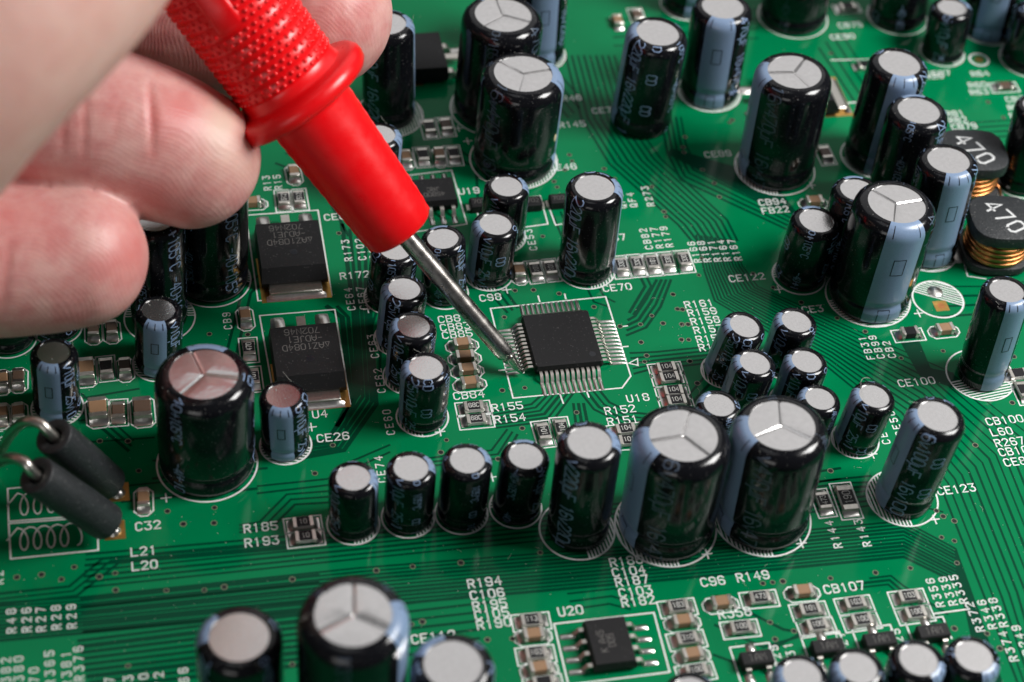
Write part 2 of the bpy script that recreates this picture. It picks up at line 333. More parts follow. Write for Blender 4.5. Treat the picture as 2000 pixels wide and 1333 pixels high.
for u, v in [(853, 856), (601, 847), (984, 577), (1376, 1096), (1561, 1075), (1822, 1028), (316, 986), (1517, 576), (1700, 900), (1791, 623), (712, 615), (890, 260), (908, 285), (1581, 372), (790, 950), (868, 940), (955, 945)]:
    btext('+', u, v, 'H', 1.5)

# silkscreen outlines
def outline(pts, w=.16, closed=True, z=.006, px=True):
    m_ = MB(); m_.strip([xy(p) for p in pts] if px else pts, w, z, closed)
    return link('outline', m_.mesh('outline'), M['silk'], board)
outline([(958, 603), (1183, 580), (1232, 735), (1215, 758), (1002, 778)])
for a, b in [((1054, 589), (1051, 579)), ((1105, 584), (1103, 575)), ((1212, 639), (1225, 637)), ((1214, 678), (1226, 677)), ((1094, 771), (1100, 788)), ((1146, 765), (1150, 776)), ((975, 724), (986, 723))]:
    outline([a, b], closed=False)
outline([(1228, 710), (1245, 701), (1246, 714)])
for pts in [[(507, 617), (654, 605), (684, 790), (540, 803)], [(480, 421), (621, 411), (648, 577), (504, 588)], [(17, 1023), (190, 1010), (192, 1075), (21, 1092)], [(15, 955), (186, 938), (188, 1006), (17, 1019)],
            [(926, 396), (1055, 383), (1070, 438), (945, 455)], [(1068, 394), (1110, 388), (1150, 430), (1085, 440)], [(1082, 1219), (1277, 1197), (1308, 1313), (1110, 1338)], [(780, 345), (882, 333), (912, 438), (800, 455)]]:
    outline(pts)
for c0 in ((38, 1068), (38, 1000)):     # coil symbols printed for the two ferrite beads
    q = [(c0[0]-24, c0[1]-12)]
    for i in range(0, 61):
        t = i/60; a = t*2*math.pi*4.5
        q.append((c0[0]-4+t*118+14*math.sin(a), c0[1]-12-t*11+22*math.cos(a)*-1+(-2)))
    outline(q, .15, False)
outline([(1865, 455), (1890, 540), (1925, 545)], .15, False)
outline([(1825, 1199), (1893, 1190)], .15, False)
outline([(1624, 118), (1712, 116), (1700, 120)], .2, False); outline([(1590, 205), (1680, 200)], .2, False)

def ring(c, r, w=.17, hatch=None, span=60, closed=True):
    m_ = MB(); m_.strip([(c.x+r*math.cos(a), c.y+r*math.sin(a)) for a in np.linspace(0, 2*math.pi, 56, endpoint=False)], w, .006, True)
    if hatch is not None:              # hatched half on the side of the negative lead
        d = Vector((math.cos(hatch), math.sin(hatch))); n = Vector((-d.y, d.x)); k = .06*r
        while k < r*.98:
            w_ = math.sqrt(r*r-k*k); q = Vector((c.x, c.y))+d*k
            m_.strip([q-n*w_, q+n*w_], .16, .0068); k += .34
    return link('footprint_ring', m_.mesh('footprint_ring'), M['silk'], board)

# ------------------------------------------------------------------ electrolytic capacitors
def vent_disc(nr=40, nt=180, grooves=True, seed=0):
    m_ = MB(); vs = [(0, 0, -.03 if grooves else 0)]; fs = []
    tilt = [(.02, 0), (-.015, .03), (.0, -.03)]
    for i in range(1, nr+1):
        r = i/nr
        for j in range(nt):
            a = 2*math.pi*j/nt; x, y = r*math.cos(a), r*math.sin(a); z = 0.0
            if grooves:
                dmin = 9
                for g in range(3):
                    b = 2*math.pi*g/3; t = x*math.cos(b)+y*math.sin(b); d = abs(-x*math.sin(b)+y*math.cos(b)) if t > 0 else math.hypot(x, y)
                    dmin = min(dmin, d)
                s = int(a/(2*math.pi/3)) % 3
                z = -.024*max(0, 1-(dmin/.065)) + .035*min(1, dmin/.4)*(1-r) + (tilt[s][0]*x+tilt[s][1]*y)*min(1, dmin*5)
            else: z = 0.0
            vs.append((x, y, z))
    for j in range(nt): fs.append((0, 1+j, 1+(j+1) % nt))
    for i in range(nr-1):
        for j in range(nt):
            k = (j+1) % nt; a = 1+i*nt; fs.append((a+j, a+nt+j, a+nt+k, a+k))
    m_.add(vs, fs); me = m_.mesh('top_plate', 35); me.materials.append(M['alu']); return me
DISC_Y = vent_disc(); DISC_P = vent_disc(6, 48, False)

def cap_profile(R, h):
    sh = .34*R
    p = [(.90*R, .12), (.97*R, .2), (R, .5), (R, .13*h), (.955*R, .155*h), (.94*R, .175*h), (.955*R, .195*h), (R, .23*h), (R, .5*h), (R, h-sh)]
    for k in range(1, 7):
        a = k/6*math.pi/2; p.append((R-.31*R*(1-math.cos(a)), h-sh+sh*math.sin(a)))
    return p
def sub_profile(p, n=7):
    out = []
    for a, b in zip(p, p[1:]):
        m = max(1, int(math.dist(a, b)/.35)); out += [(a[0]+(b[0]-a[0])*k/m, a[1]+(b[1]-a[1])*k/m) for k in range(m)]
    return out+[p[-1]]
NCAP = [0]; CAPTOPS = []
def capacitor(tx, ty, bx, by, W, stripe, label, h=None, vent=False, va=90, text=None, ringk=1.07, hatch=True, rect=True, tcol=6):
    el = PITCH+math.atan((by-666.5)/FPX) if by else PITCH
    if h is None:
        B = at(bx, by-.5*W*math.sin(el)*.98)
        d = ray(tx, ty); # nearest point of the top ray to the vertical through B
        ax, ay = d.x, d.y; t = ((B.x-CAM.x)*ax+(B.y-CAM.y)*ay)/(ax*ax+ay*ay)
        T = CAM+d*t
        h = T.z
    else:
        T = at(tx, ty, h)
        B = at(bx, by-.5*W*math.sin(el)*.98) if by else Vector((T.x, T.y, 0))
    D = W/scale_at((T+B)/2)
    R = D/2; hh = (T-B).length
    axis = (T-B).normalized()
    o = thing('electrolytic_capacitor', label, 'capacitor', B, 'electrolytic capacitors on the board')
    o.rotation_euler = axis.to_track_quat('Z', 'Y').to_euler()
    # undo the twist of the tracking so that local X is close to board X
    q = axis.to_track_quat('Z', 'Y'); lx = q @ Vector((1, 0, 0)); tw = math.atan2(lx.y, lx.x)
    prof = cap_profile(R, hh); NS = 28 if R < 3 else 40
    m_ = MB(); m_.lathe(prof+[(.685*R, hh-.16)], NS, True, False); sl = link('sleeve', m_.mesh('sleeve', 50), M['sleeve'], o)
    # arc length parameter
    fp = sub_profile(prof); S = [0]
    for a, b in zip(fp, fp[1:]): S.append(S[-1]+math.dist(a, b))
    S = np.array(S); PR = np.array([a[0] for a in fp]); PZ = np.array([a[1] for a in fp]); tot = S[-1]
    def mp(off):
        def f(s, a, z):
            s = min(max(s, 0), tot); r = float(np.interp(s, S, PR)); zz = float(np.interp(s, S, PZ))
            e = .05; dr = float(np.interp(s+e, S, PR)-np.interp(s-e, S, PR)); dz = float(np.interp(s+e, S, PZ)-np.interp(s-e, S, PZ)); l = math.hypot(dr, dz) or 1
            nr, nz = dz/l, -dr/l; ang = a/R
            return ((r+nr*(off+z))*math.cos(ang), (r+nr*(off+z))*math.sin(ang), zz+nz*(off+z))
        return f
    st = R_(stripe)-YAW-tw
    half = R_(29)
    pv = [mp(.012)(s, 0, 0) for s in S[1:]]
    ms = MB(); ms.lathe([(p[0], p[2]) for p in pv], 8, a0=st-half, a1=st+half)
    link('stripe', ms.mesh('stripe', 60), M['stripe'], sl)
    if rect:
        mi = MB(); f = mp(.022)
        for c in ([.55*tot] if R < 2.8 else [.60*tot, .08*tot]):
            l_, w_ = (.06*tot+.2, .15*R)
            P = [(c-l_, st*R-w_), (c+l_, st*R-w_), (c+l_, st*R+w_), (c-l_, st*R+w_)]
            Q = []
            for a_, b_ in zip(P, P[1:]+P[:1]): Q += [(a_[0]+(b_[0]-a_[0])*k/8, a_[1]+(b_[1]-a_[1])*k/8) for k in range(8)]
            mi.strip(Q, .09, 0, True, f)
        for k in (-.35, 0, .35)[:: 2 if R > 3.4 else 1]:
            mi.strip([(tot-.42*R+.1*i, (st+k)*R) for i in range(int(.3*R/.1)+1)], .10, 0, False, f)
        link('stripe_mark', mi.mesh('stripe_mark'), M['blackink'], sl, kind='stuff')
    # lettering columns running down the sleeve and over the shoulder
    mt = MB(); f = mp(.017)
    th = .46*R if R < 3.2 else .36*R
    T1 = text or ('25v10uF' if R < 2.7 else ('16v220uF' if R < 3.4 else '16v470uF'))
    cols = [(54, T1, th), (92, 'CD   ', th*.9), (150, '-40+105oC   ', th*.66), (222, T1, th), (268, 'CD  105oC  ', th*.66)][:tcol]
    if R > 3.8: cols = cols[:1]+cols[2:]
    cols = cols[:1]+random.sample(cols[1:], min(len(cols)-1, 2 if R > 3.8 else 3))
    for ca, s, hh_ in cols:
        S0 = random.uniform(-.2, .05)*tot; x = S0; unit = s+' '
        adv, wd = .66, .5
        base = (st+R_(ca))*R
        while x < tot:
            for pl in text_strokes(unit, hh_, adv, wd, .3):
                pts = [(tot-(x+a), base+(b-hh_/2)) for a, b in pl]
                if all(.25 < q[0] < tot-.02 for q in pts): mt.strip(pts, .105*hh_, 0, False, f)
            x += len(unit)*hh_*adv
    link('sleeve_lettering', mt.mesh('sleeve_lettering'), M['shadeink' if (R > 3.8 and not text) or R > 4.2 and text and text[0] != '-' else 'ink'], sl, kind='stuff')
    rot = (0, 0, R_(va)-YAW-tw)
    link('top_plate', DISC_Y if vent else DISC_P, None, o, (0, 0, hh-.13), rot, (.70*R,)*3)
    if ringk: ring(B, R*ringk, hatch=(R_(stripe)-YAW if hatch else None))
    CAPTOPS.append((T, axis, R))
    NCAP[0] += 1
    print('cap %2d D=%.1f h=%.1f lean=%.1f  %s' % (NCAP[0], D, hh, math.degrees(axis.angle(Vector((0, 0, 1)))), label[:40]))
    return o
CAPS = [
 # tx, ty, bx, by, W, stripe, label, options
 (983, 28, 962, 262, 158, 112, 'large black capacitor with scored top, rear one of the pair above CE46', dict(vent=True, va=-12)),
 (1022, 143, 1003, 366, 163, 12, 'large black capacitor with scored top and pale chip on its side, standing at CE46', dict(vent=True, va=25)),
 (1058, -60, 1048, 138, 108, -75, 'tall capacitor turned blue stripe forward, half hidden behind the scored pair', {}),
 (1285, 63, 1250, 275, 120, 178, 'black capacitor reading 16v220uF down its front, standing alone near the top', dict(text='16v220uF', ringk=0)),
 (1412, 12, 1385, 216, 117, -92, 'capacitor with wide blue stripe and small rectangle facing forward, at the top edge', {}),
 (1372, -130, 1342, 38, 100, -70, 'cut-off capacitor in the top row showing only its striped foot', {}),
 (1570, -110, 1548, 72, 130, 100, 'wide dark capacitor cut by the top edge, standing on a white ring', {}),
 (1772, -105, 1752, 66, 112, 120, 'dark capacitor cut by the top edge behind the smallest capacitor', {}),
 (1860, 14, 1840, 128, 82, 30, 'smallest blurred capacitor with pinkish top near the upper right corner', {}),
 (1965, -95, 1928, 86, 108, -100, 'blurred capacitor with broad blue stripe cut by the top edge at the upper right', {}),
 (2040, 20, 2010, 150, 110, 90, 'dark blurred capacitor cut by the right edge below the upper right corner', {}),
 (1552, 140, 1513, 378, 150, 186, 'large dusty capacitor with scored top reading 16v470uF, beside CE89', dict(vent=True, va=65, text='16v470uF', tcol=5)),
 (1757, 123, 1703, 345, 117, -82, 'rear capacitor of the row of three leading to the 470 inductors, stripe forward', {}),
 (1795, 215, 1748, 430, 118, 100, 'middle capacitor of the row of three, all black with lettering on its rim', {}),
 (1853, 312, 1808, 528, 118, -72, 'front capacitor of the row of three, broad pale blue stripe toward the viewer', {}),
 (1752, 397, 1695, 636, 162, -76, 'big dusty capacitor with scored top and broad blue stripe, tallest at the right', dict(vent=True, va=22, ringk=1.05)),
 (1675, 370, 1640, 548, 97, 100, 'small capacitor squeezed behind the big striped one, only its left half showing', {}),
 (1595, 430, 1560, 573, 98, 105, 'small black capacitor with plus mark standing at CE122', {}),
 (1967, 567, 1915, 768, 97, -68, 'capacitor with blue stripe on a wide hatched ring at CE100', dict(ringk=1.42)),
 (2030, 205, 1990, 385, 90, 90, 'dark capacitor cut by the right edge above the two inductors', {}),
 (1455, 636, 1415, 757, 87, 188, 'back left small capacitor in the tight cluster of four below R161', {}),
 (1556, 627, 1527, 738, 86, 180, 'back right small capacitor in the tight cluster, beside CE3', {}),
 (1475, 708, 1445, 822, 88, 186, 'front left small capacitor in the tight cluster of four', {}),
 (1576, 705, 1548, 818, 87, 190, 'front right small capacitor in the tight cluster of four', {}),
 (1405, 790, 1383, 905, 88, 150, 'small capacitor peeking out behind the two large scored ones', {}),
 (1602, 778, 1575, 885, 85, 165, 'small capacitor tucked behind the right large scored one', {}),
 (1708, 773, 1670, 893, 88, 186, 'small capacitor with a hair on its top at the right end of the cluster', {}),
 (1335, 850, 1300, 1102, 191, 200, 'large scored capacitor, left one of the twin pair in front of the cluster', dict(vent=True, va=78)),
 (1527, 830, 1487, 1082, 186, 196, 'large scored capacitor, right one of the twin pair, dusty rim', dict(vent=True, va=92)),
 (1832, 812, 1762, 1017, 115, 196, 'capacitor reading 16v100uF leaning over a hatched ring at CE123', dict(text='16v100uF', ringk=1.25)),
 (1152, 863, 1127, 1083, 124, 20, 'medium black capacitor on an oversized ring, right end of the front row', dict(ringk=1.22)),
 (690, 932, 690, 1061, 97, 8, 'first small capacitor of the front row, beside R185', {}),
 (803, 913, 797, 1048, 98, 25, 'second small capacitor of the front row, counted from R185', {}),
 (913, 898, 901, 1041, 98, 30, 'third small capacitor of the front row, counted from R185', {}),
 (1027, 890, 1007, 1029, 97, 100, 'fourth small capacitor of the front row, next to the medium one', {}),
 (832, 717, 825, 850, 96, 190, 'small capacitor reading 25v10uF in front of CE60, nearest of the slanting column', {}),
 (808, 636, 797, 768, 92, 186, 'small capacitor with pink-tinted top, second of the slanting column', {}),
 (790, 563, 778, 694, 90, 198, 'small capacitor with clear top, third of the slanting column, near CE64', {}),
 (772, 485, 760, 612, 92, 120, 'small capacitor overlapped by the end of the red probe barrel', {}),
 (865, 465, 868, 602, 88, 110, 'small capacitor standing behind the metal probe needle', {}),
 (968, 437, 954, 566, 91, 204, 'small capacitor reading 25v10uF with blue left side, behind C98', dict(tcol=5)),
 (990, 363, 980, 492, 88, 22, 'small capacitor just behind the one at C98, stripe to the right', {}),
 (1162, 365, 1144, 562, 111, 12, 'medium black capacitor with plain top standing alone at CE70', {}),
 (742, 262, 735, 396, 88, 5, 'small capacitor almost covered by the red probe barrel', {}),
 (757, 45, 760, 258, 104, 18, 'capacitor behind the index fingertip, blue stripe on its right edge', dict(ringk=1.3)),
 (398, 730, 405, 977, 190, 96, 'largest capacitor with reddish scored top, front left of the board', dict(vent=True, va=120, ringk=1.05, text='-40+105oC')),
 (553, 772, 558, 905, 95, -88, 'small capacitor with red-tinted top and blue stripe forward, at CE26', {}),
 (310, 605, 310, 742, 92, -88, 'small blue-striped capacitor with shiny top under the ring fingertip', dict(ringk=1.1)),
 (105, 688, 112, 830, 92, -92, 'small pink-topped capacitor with blue stripe near the left edge', dict(ringk=1.1)),
 (412, 345, 415, 597, 142, 92, 'large black capacitor under the middle finger reading -40+105oC', dict(text='-40+105oC')),
 (302, 425, 312, 660, 112, 100, 'black capacitor between the finger shadow and the shiny-topped small one', dict(ringk=1.25, text='-40+105oC')),
 (5, 545, 18, 697, 100, 100, 'black lettered capacitor at the left edge below the ring finger', {}),
 (105, 540, 112, 672, 90, 100, 'black lettered capacitor half under the ring finger, behind the pink-topped one', {}),
 (467, 1243, 470, 1420, 166, 170, 'blurred plain-topped capacitor, leftmost along the bottom edge', dict(h=14, by_none=True)),
 (690, 1200, 690, 1450, 212, 0, 'big blurred scored capacitor in the middle of the bottom edge trio', dict(vent=True, va=98, h=19, by_none=True)),
 (885, 1297, 880, 1450, 163, 140, 'blurred plain-topped capacitor, right one of the bottom edge trio', dict(h=14, by_none=True)),
 (1567, 1318, 1560, 1420, 110, 190, 'first small blurred capacitor of the bottom right row, below Q29', dict(h=8, by_none=True)),
 (1677, 1304, 1670, 1420, 108, 200, 'second small blurred capacitor of the bottom right row', dict(h=8, by_none=True)),
 (1795, 1288, 1790, 1420, 110, -30, 'third small blurred capacitor of the bottom right row', dict(h=8, by_none=True)),
 (1903, 1281, 1890, 1420, 108, -45, 'last small blurred capacitor of the bottom right row, by R374', dict(h=8, by_none=True)),
 (1352, 1352, 1350, 1460, 108, 190, 'capacitor rim barely showing at the bottom edge below the U20 chip', dict(h=8, by_none=True)),
]
for c in CAPS:
    kw = dict(c[7])
    by = None if kw.pop('by_none', False) else c[3]
    o = capacitor(c[0], c[1], c[2], by, c[4], c[5], c[6], **kw)
    T_, ax_, R0 = CAPTOPS[-1]
    if 'pale chip' in c[6]:
        m_ = MB(); m_.lathe([(.06, -.06), (.34, -.03), (.42, .02), (.30, .07), (.05, .09)], 10); lx = o.rotation_euler.to_matrix() @ Vector((1, 0, 0)); ang = R_(-22)-YAW-math.atan2(lx.y, lx.x)
        link('pale_chip', m_.mesh('pale_chip', 50), M['tanpale'], o, (R0*1.0*math.cos(ang), R0*1.0*math.sin(ang), 5.4), (0, math.pi/2, ang), (1.3, .7, 1))
    if 'hair' in c[6]:
        m_ = MB(); m_.tube([Vector((-1.2+2.6*t, .8+.9*math.sin(3*t), 6.95+1.1*math.sin(2.6*t))) for t in np.linspace(0, 1, 14)], .016, 4); link('hair', m_.mesh('hair', 180), M['dust'], o)
# ------------------------------------------------------------------ chip resistors and ceramic chip capacitors
def chip_meshes(L, W, H, kind):
    d = {}; e = .22*L
    if kind == 'r':
        a = MB(); a.box(-L/2+.06, L/2-.06, -W/2+.03, W/2-.03, .1, H-.04); d['substrate'] = (a.mesh('substrate'), M['ceramic'])
        a = MB(); a.box(-L/2+e-.06, L/2-e+.06, -W/2+.06, W/2-.06, H-.045, H+.01, .02, .02); d['coating'] = (a.mesh('coating'), M['chipblack'])
    else:
        a = MB(); a.cbox(-L/2+.06, L/2-.06, -W/2+.03, W/2-.03, .1, H-.02, .08); d['body'] = (a.mesh('body'), M['tan'] if kind == 'c' else (M['dkbrown'] if kind == 'd' else M['chipblack']))
    a = MB(); a.cbox(-L/2, -L/2+e, -W/2, W/2, .06, H, .06); d['terminal'] = (a.mesh('terminal', 40), M['tin'])
    # solder fillet: a slope from the end of the terminal down to the pad
    a = MB(); vs = []; n = 7; m = 7; P = .52
    for i in range(n):
        t = i/(n-1); x = -L/2+.12-t*(P+.12); zt = (H*.72)*(1-t)**1.7+.05*(1-t**3)
        for j in range(m):
            s = j/(m-1)*2-1; w = W/2*(1.0+.04*t)*(1-.22*t**3); vs.append((x, s*w, max(.012, zt*(1-.55*s*s*(.3+t)))))
    fs = [(i*m+j, i*m+j+1, (i+1)*m+j+1, (i+1)*m+j) for i in range(n-1) for j in range(m-1)]
    a.add(vs, fs)
    nb = len(vs)
    a.add([(-L/2+.3, -W/2-.04, .010), (-L/2-P, -W/2-.04, .010), (-L/2-P, W/2+.04, .010), (-L/2+.3, W/2+.04, .010)], [(3, 2, 1, 0)])
    d['solder_joint'] = (a.mesh('solder_joint', 60), M['solder'])
    return d
SIZES = {'s': (2.0, 1.25, .55), 'l': (3.0, 1.55, .6), 'b': (2.5, 1.75, 1.0), 'm': (1.9, 1.15, .85)}
CACHE = {}
def chip(kind, size, u, v, mode, label, mark=None, box='rect', ang=0):
    key = (kind, size)
    if key not in CACHE: CACHE[key] = chip_meshes(*SIZES[size], kind)
    d = CACHE[key]; L, W, H = SIZES[size]
    p = at(u, v, H*.5)
    names = {'r': ('chip_resistor', 'resistor'), 'c': ('ceramic_capacitor', 'chip capacitor'), 'd': ('ceramic_capacitor', 'chip capacitor'), 'f': ('ferrite_chip', 'ferrite chip')}[kind]
    rz = (0 if mode == 'H' else math.pi/2) + R_(random.uniform(-2, 2)+ang)
    o = thing(names[0], label, names[1], (p.x, p.y, .01), {'r': 'chip resistors on the board', 'c': 'ceramic chip capacitors', 'd': 'ceramic chip capacitors', 'f': 'ferrite chips'}[kind], (0, 0, rz))
    for nm, (me, ma) in d.items():
        if nm in ('terminal', 'solder_joint'):
            link(nm, me, ma, o); link(nm, me, ma, o, rot=(0, 0, math.pi))
        else: q = link(nm, me, ma, o)
    if mark:
        mk = text_mesh('marking', mark, .52 if size == 's' else .75, .075, adv=.72, wid=.5, center=True, rot=0)
        link('marking', mk, M['chipink'], o, (0, 0, H+.013))
    # silkscreen box belongs to the board
    a, b = L/2+.74, W/2+.30
    c, s = math.cos(rz), math.sin(rz)
    if box == 'rect': P = [(-a, -b), (a, -b), (a, b), (-a, b)]
    elif box == 'round':
        k = .55; P = [(-a+k, -b), (a-k, -b), (a, -b+k), (a, b-k), (a-k, b), (-a+k, b), (-a, b-k), (-a, -b+k)]
    else: P = None
    if P: outline([(p.x+x*c-y*s, p.y+x*s+y*c) for x, y in P], .14, True, .006, False)
    return o
CHIPS = [
 ('c','m',903,671,'H','round','tan chip capacitor below CB85, top of the stack of four',None),
 ('c','m',908,696,'H','round','tan chip capacitor, second down in the stack below CB85',None),
 ('c','m',913,721,'H','round','tan chip capacitor, third down in the stack below CB85',None),
 ('c','m',918,747,'H','round','tan chip capacitor just above CB84, lowest of its stack',None),
 ('r','s',925,795,'H','rect','chip resistor marked 68C beside R155','68C'),
 ('r','s',930,820,'H','rect','chip resistor marked 68C beside R154','68C'),
 ('r','s',1062,845,'V','rect','upright chip resistor marked 104 left of its twin, below the U18 chip','104'),
 ('r','s',1097,838,'V','rect','upright chip resistor marked 104, right of its twin, behind the medium capacitor','104'),
 ('r','s',1301,719,'H','rect','chip resistor marked 104, top of the column right of U18','104'),
 ('r','s',1307,738,'H','rect','chip resistor marked 104, second in the column right of U18','104'),
 ('r','s',1315,764,'H','rect','chip resistor marked 104, third in the column right of U18','104'),
 ('r','s',1321,783,'H','rect','chip resistor marked 104, lowest in the column right of U18','104'),
 ('r','s',1222,839,'H','rect','chip resistor marked 104 just below R151','104'),
 ('r','s',1228,861,'H','rect','chip resistor marked 101 below the one under R151','101'),
 ('c','m',1014,530,'V','round','upright tan chip capacitor right of C98',None),
 ('r','s',1046,528,'V','rect','upright chip resistor marked 101 next to the tan chip by C98','101'),
 ('r','s',1075,525,'V','rect','upright chip resistor marked 101 beside the medium capacitor at CE70','101'),
 ('r','s',1213,519,'V','rect','upright chip resistor marked 330, first of five right of CE70','330'),
 ('r','s',1244,516,'V','rect','upright chip resistor marked 330, second of five right of CE70','330'),
 ('r','s',1274,514,'V','rect','upright chip resistor below CB82, third of five','181'),
 ('r','s',1304,511,'V','rect','upright chip resistor below R177, fourth of five','330'),
 ('r','s',1336,508,'V','rect','upright chip resistor, last of five, beside R166','330'),
 ('r','s',839,249,'V','rect','blurred upright chip resistor, left of two above the row near U19',None),
 ('d','s',871,245,'V','rect','blurred upright brown chip, right of two above the row near U19',None),
 ('c','m',793,308,'V','round','upright tan chip capacitor nearest the red barrel in the row above U19',None),
 ('r','s',826,304,'V','rect','upright chip resistor, second in the row above U19',None),
 ('c','m',858,303,'V','round','upright tan chip capacitor, third in the row above U19',None),
 ('r','s',886,301,'V','rect','upright chip resistor, last in the row above U19',None),
 ('c','m',574,337,'V','round','upright chip capacitor beside the red barrel above R15',None),
 ('r','s',554,389,'V','rect','upright chip resistor marked 512 below R13','512'),
 ('r','s',584,387,'V','rect','upright chip resistor marked 512 below R15','512'),
 ('c','m',492,395,'H','round','chip capacitor end peeking from under the middle fingertip',None),
 ('c','m',479,618,'V','round','upright tan chip capacitor right of CB9',None),
 ('r','s',486,681,'V','rect','upright chip resistor marked 470 left of the lower regulator','470'),
 ('r','s',494,738,'V','rect','upright chip resistor marked 101 left of the lower regulator, below the 470','101'),
 ('d','m',182,645,'V','round','upright brown chip under the ring finger, left of two',None),
 ('d','m',218,643,'V','round','upright brown chip under the ring finger, right of two',None),
 ('d','m',36,738,'V','round','upright dark brown chip left of the pink-topped capacitor',None),
 ('c','m',4,742,'V','round','chip capacitor cut by the left edge, beside the dark brown chip',None),
 ('c','b',166,722,'V','round','large golden tan chip right of the pink-topped capacitor',None),
 ('r','s',207,717,'V','rect','upright unmarked chip resistor between two brown chips',None),
 ('d','m',244,717,'V','round','upright brown chip beside the shiny-topped capacitor',None),
 ('c','b',191,800,'V','round','large tan chip capacitor, left of two near the ferrite beads',None),
 ('d','s',231,803,'V','rect','small brown chip between the two large tan chips',None),
 ('d','b',278,799,'V','round','large brown chip touching the reddish scored capacitor',None),
 ('c','m',36,806,'V','round','upright tan chip left of the pink-topped capacitor foot',None),
 ('c','m',3,808,'V','round','tan chip at the left edge above the wire ends',None),
 ('c','m',280,975,'V','round','upright chip capacitor just above C32',None),
 ('r','s',592,1022,'H','rect','chip resistor beside R185','10'),
 ('r','s',597,1049,'H','rect','chip resistor beside R193','10'),
 ('r','s',1608,980,'V','rect','upright chip resistor marked 473 above R144','473'),
 ('r','l',1654,975,'V','rect','larger upright chip resistor marked 190 above R143','190'),
 ('f','m',1776,650,'H','rect','black ferrite chip right of FB31',None),
 ('c','m',1845,643,'H','round','tan chip right of the black ferrite chip, above CE100',None),
 ('r','s',1988,731,'H','round','chip at the right edge beside the hatched ring at CE100',None),
 ('r','s',1999,763,'V','rect','resistor cut by the right edge below the hatched ring',None),
 ('r','s',1038,1212,'H','rect','chip resistor right of R190, top of the stack left of U20','113'),
 ('c','m',1042,1240,'H','round','tan chip, second in the stack left of the U20 chip',None),
 ('r','s',1047,1277,'H','rect','chip resistor, third in the stack left of the U20 chip','103'),
 ('c','m',1054,1305,'H','round','tan chip, fourth in the stack left of the U20 chip',None),
 ('r','s',1062,1335,'H','rect','chip resistor cut by the bottom edge left of the U20 chip',None),
 ('r','s',1324,1185,'H','rect','chip resistor marked 183 right of R182','183'),
 ('c','m',1334,1213,'H','round','tan chip right of U20, below the resistor marked 183',None),
 ('r','s',1342,1248,'H','rect','chip resistor between two tan chips right of U20','310'),
 ('c','m',1352,1278,'H','round','lower tan chip right of the U20 chip',None),
 ('r','s',1360,1311,'H','rect','chip resistor, lowest right of the U20 chip','100'),
 ('c','m',1409,1177,'H','round','tan chip capacitor just below C96',None),
 ('r','s',1484,1168,'H','rect','chip resistor marked 473 below R149','473'),
 ('c','m',1568,1155,'H','round','tan chip capacitor left of CB107',None),
 ('r','s',1447,1226,'H','rect','chip resistor marked 100 below R358','100'),
 ('r','s',1582,1191,'H','rect','chip resistor marked 101, above its twin, below CB107','101'),
 ('r','s',1596,1222,'H','rect','chip resistor marked 100 above the Q31 transistor','100'),
 ('r','s',1670,1179,'H','rect','chip resistor marked 103 right of the one below CB107','103'),
 ('r','s',1683,1212,'H','rect','chip resistor marked 100 above the Q27 transistor','100'),
 ('r','s',1775,1166,'H','rect','chip resistor marked 103 left of R356','103'),
 ('r','s',1788,1198,'H','rect','chip resistor marked 100 above the Q25 transistor','100'),
 ('c','m',1206,42,'V',None,'blurred tan chip standing left of the top edge capacitor',None),
 ('d','s',1612,300,'V','rect','blurred brown chip right of the dusty scored capacitor',None),
 ('c','m',1590,393,'H','round','blurred tan chip above the small capacitor near CB94',None),
 ('r','s',1655,14,'H','rect','blurred chip resistor at the top edge beside white lettering',None),
 ('d','s',1962,168,'H','rect','blurred dark chip near the right edge below the ring pad',None),
 ('d','s',1245,30,'V','rect','blurred brown chip beside the pale one near the top edge',None),
 ('r','s',1925,60,'V','rect','blurred chip behind the striped capacitor at the upper right',None),
 ('r','s',1690,128,'H',None,'blurred chip behind the row of three capacitors',None),
]
for k, sz, u, v, md, bx, lb, mk in CHIPS: chip(k, sz, u, v, md, lb, mk, bx)

# ------------------------------------------------------------------ leads and packaged chips
def gull(L1, drop, L2, w, t=.12):          # gull-wing lead along +X from the body
    pts = [(0, drop), (L1*.45, drop), (L1*.6, drop*.93), (L1, .16), (L1+.12, .09), (L1+L2, .07)]
    m_ = MB(); vs = []; n = len(pts)
    for i, (x, z) in enumerate(pts):
        for s in (-1, 1):
            vs.append((x, s*w/2, z)); vs.append((x, s*w/2, z-t if i < 3 else max(.0, z-t)))
    fs = []
    for i in range(n-1):
        a = i*4; b = a+4
        fs += [(a, a+2, b+2, b), (a+1, b+1, b+3, a+3), (a, b, b+1, a+1), (a+2, a+3, b+3, b+2)]
    fs += [(0, 1, 3, 2), (4*n-4, 4*n-2, 4*n-1, 4*n-3)]
    m_.add(vs, fs); return m_
def pad_blob(x0, x1, w, hh=.1):
    m_ = MB(); n = 8; k = 5; vs = []
    for i in range(n):
        t = i/(n-1); x = x0+(x1-x0)*t; e = math.sin(math.pi*min(1, max(0, .06+t*.9)))**.5
        for j in range(k):
            s = j/(k-1)*2-1; vs.append((x, s*w/2*(.75+.25*e), .012+hh*e*(1-s*s)))
    m_.add(vs, [(i*k+j, i*k+j+1, (i+1)*k+j+1, (i+1)*k+j) for i in range(n-1) for j in range(k-1)])
    return m_
def lead_set(o, lead_me, pad_me, x, ys, base_rot):
    for y in ys:
        c, s = math.cos(base_rot), math.sin(base_rot)
        l = link('lead', lead_me, M['tin'], o, (x*c-y*s, x*s+y*c, 0), (0, 0, base_rot))
        link('solder_joint', pad_me, M['solder'], l)
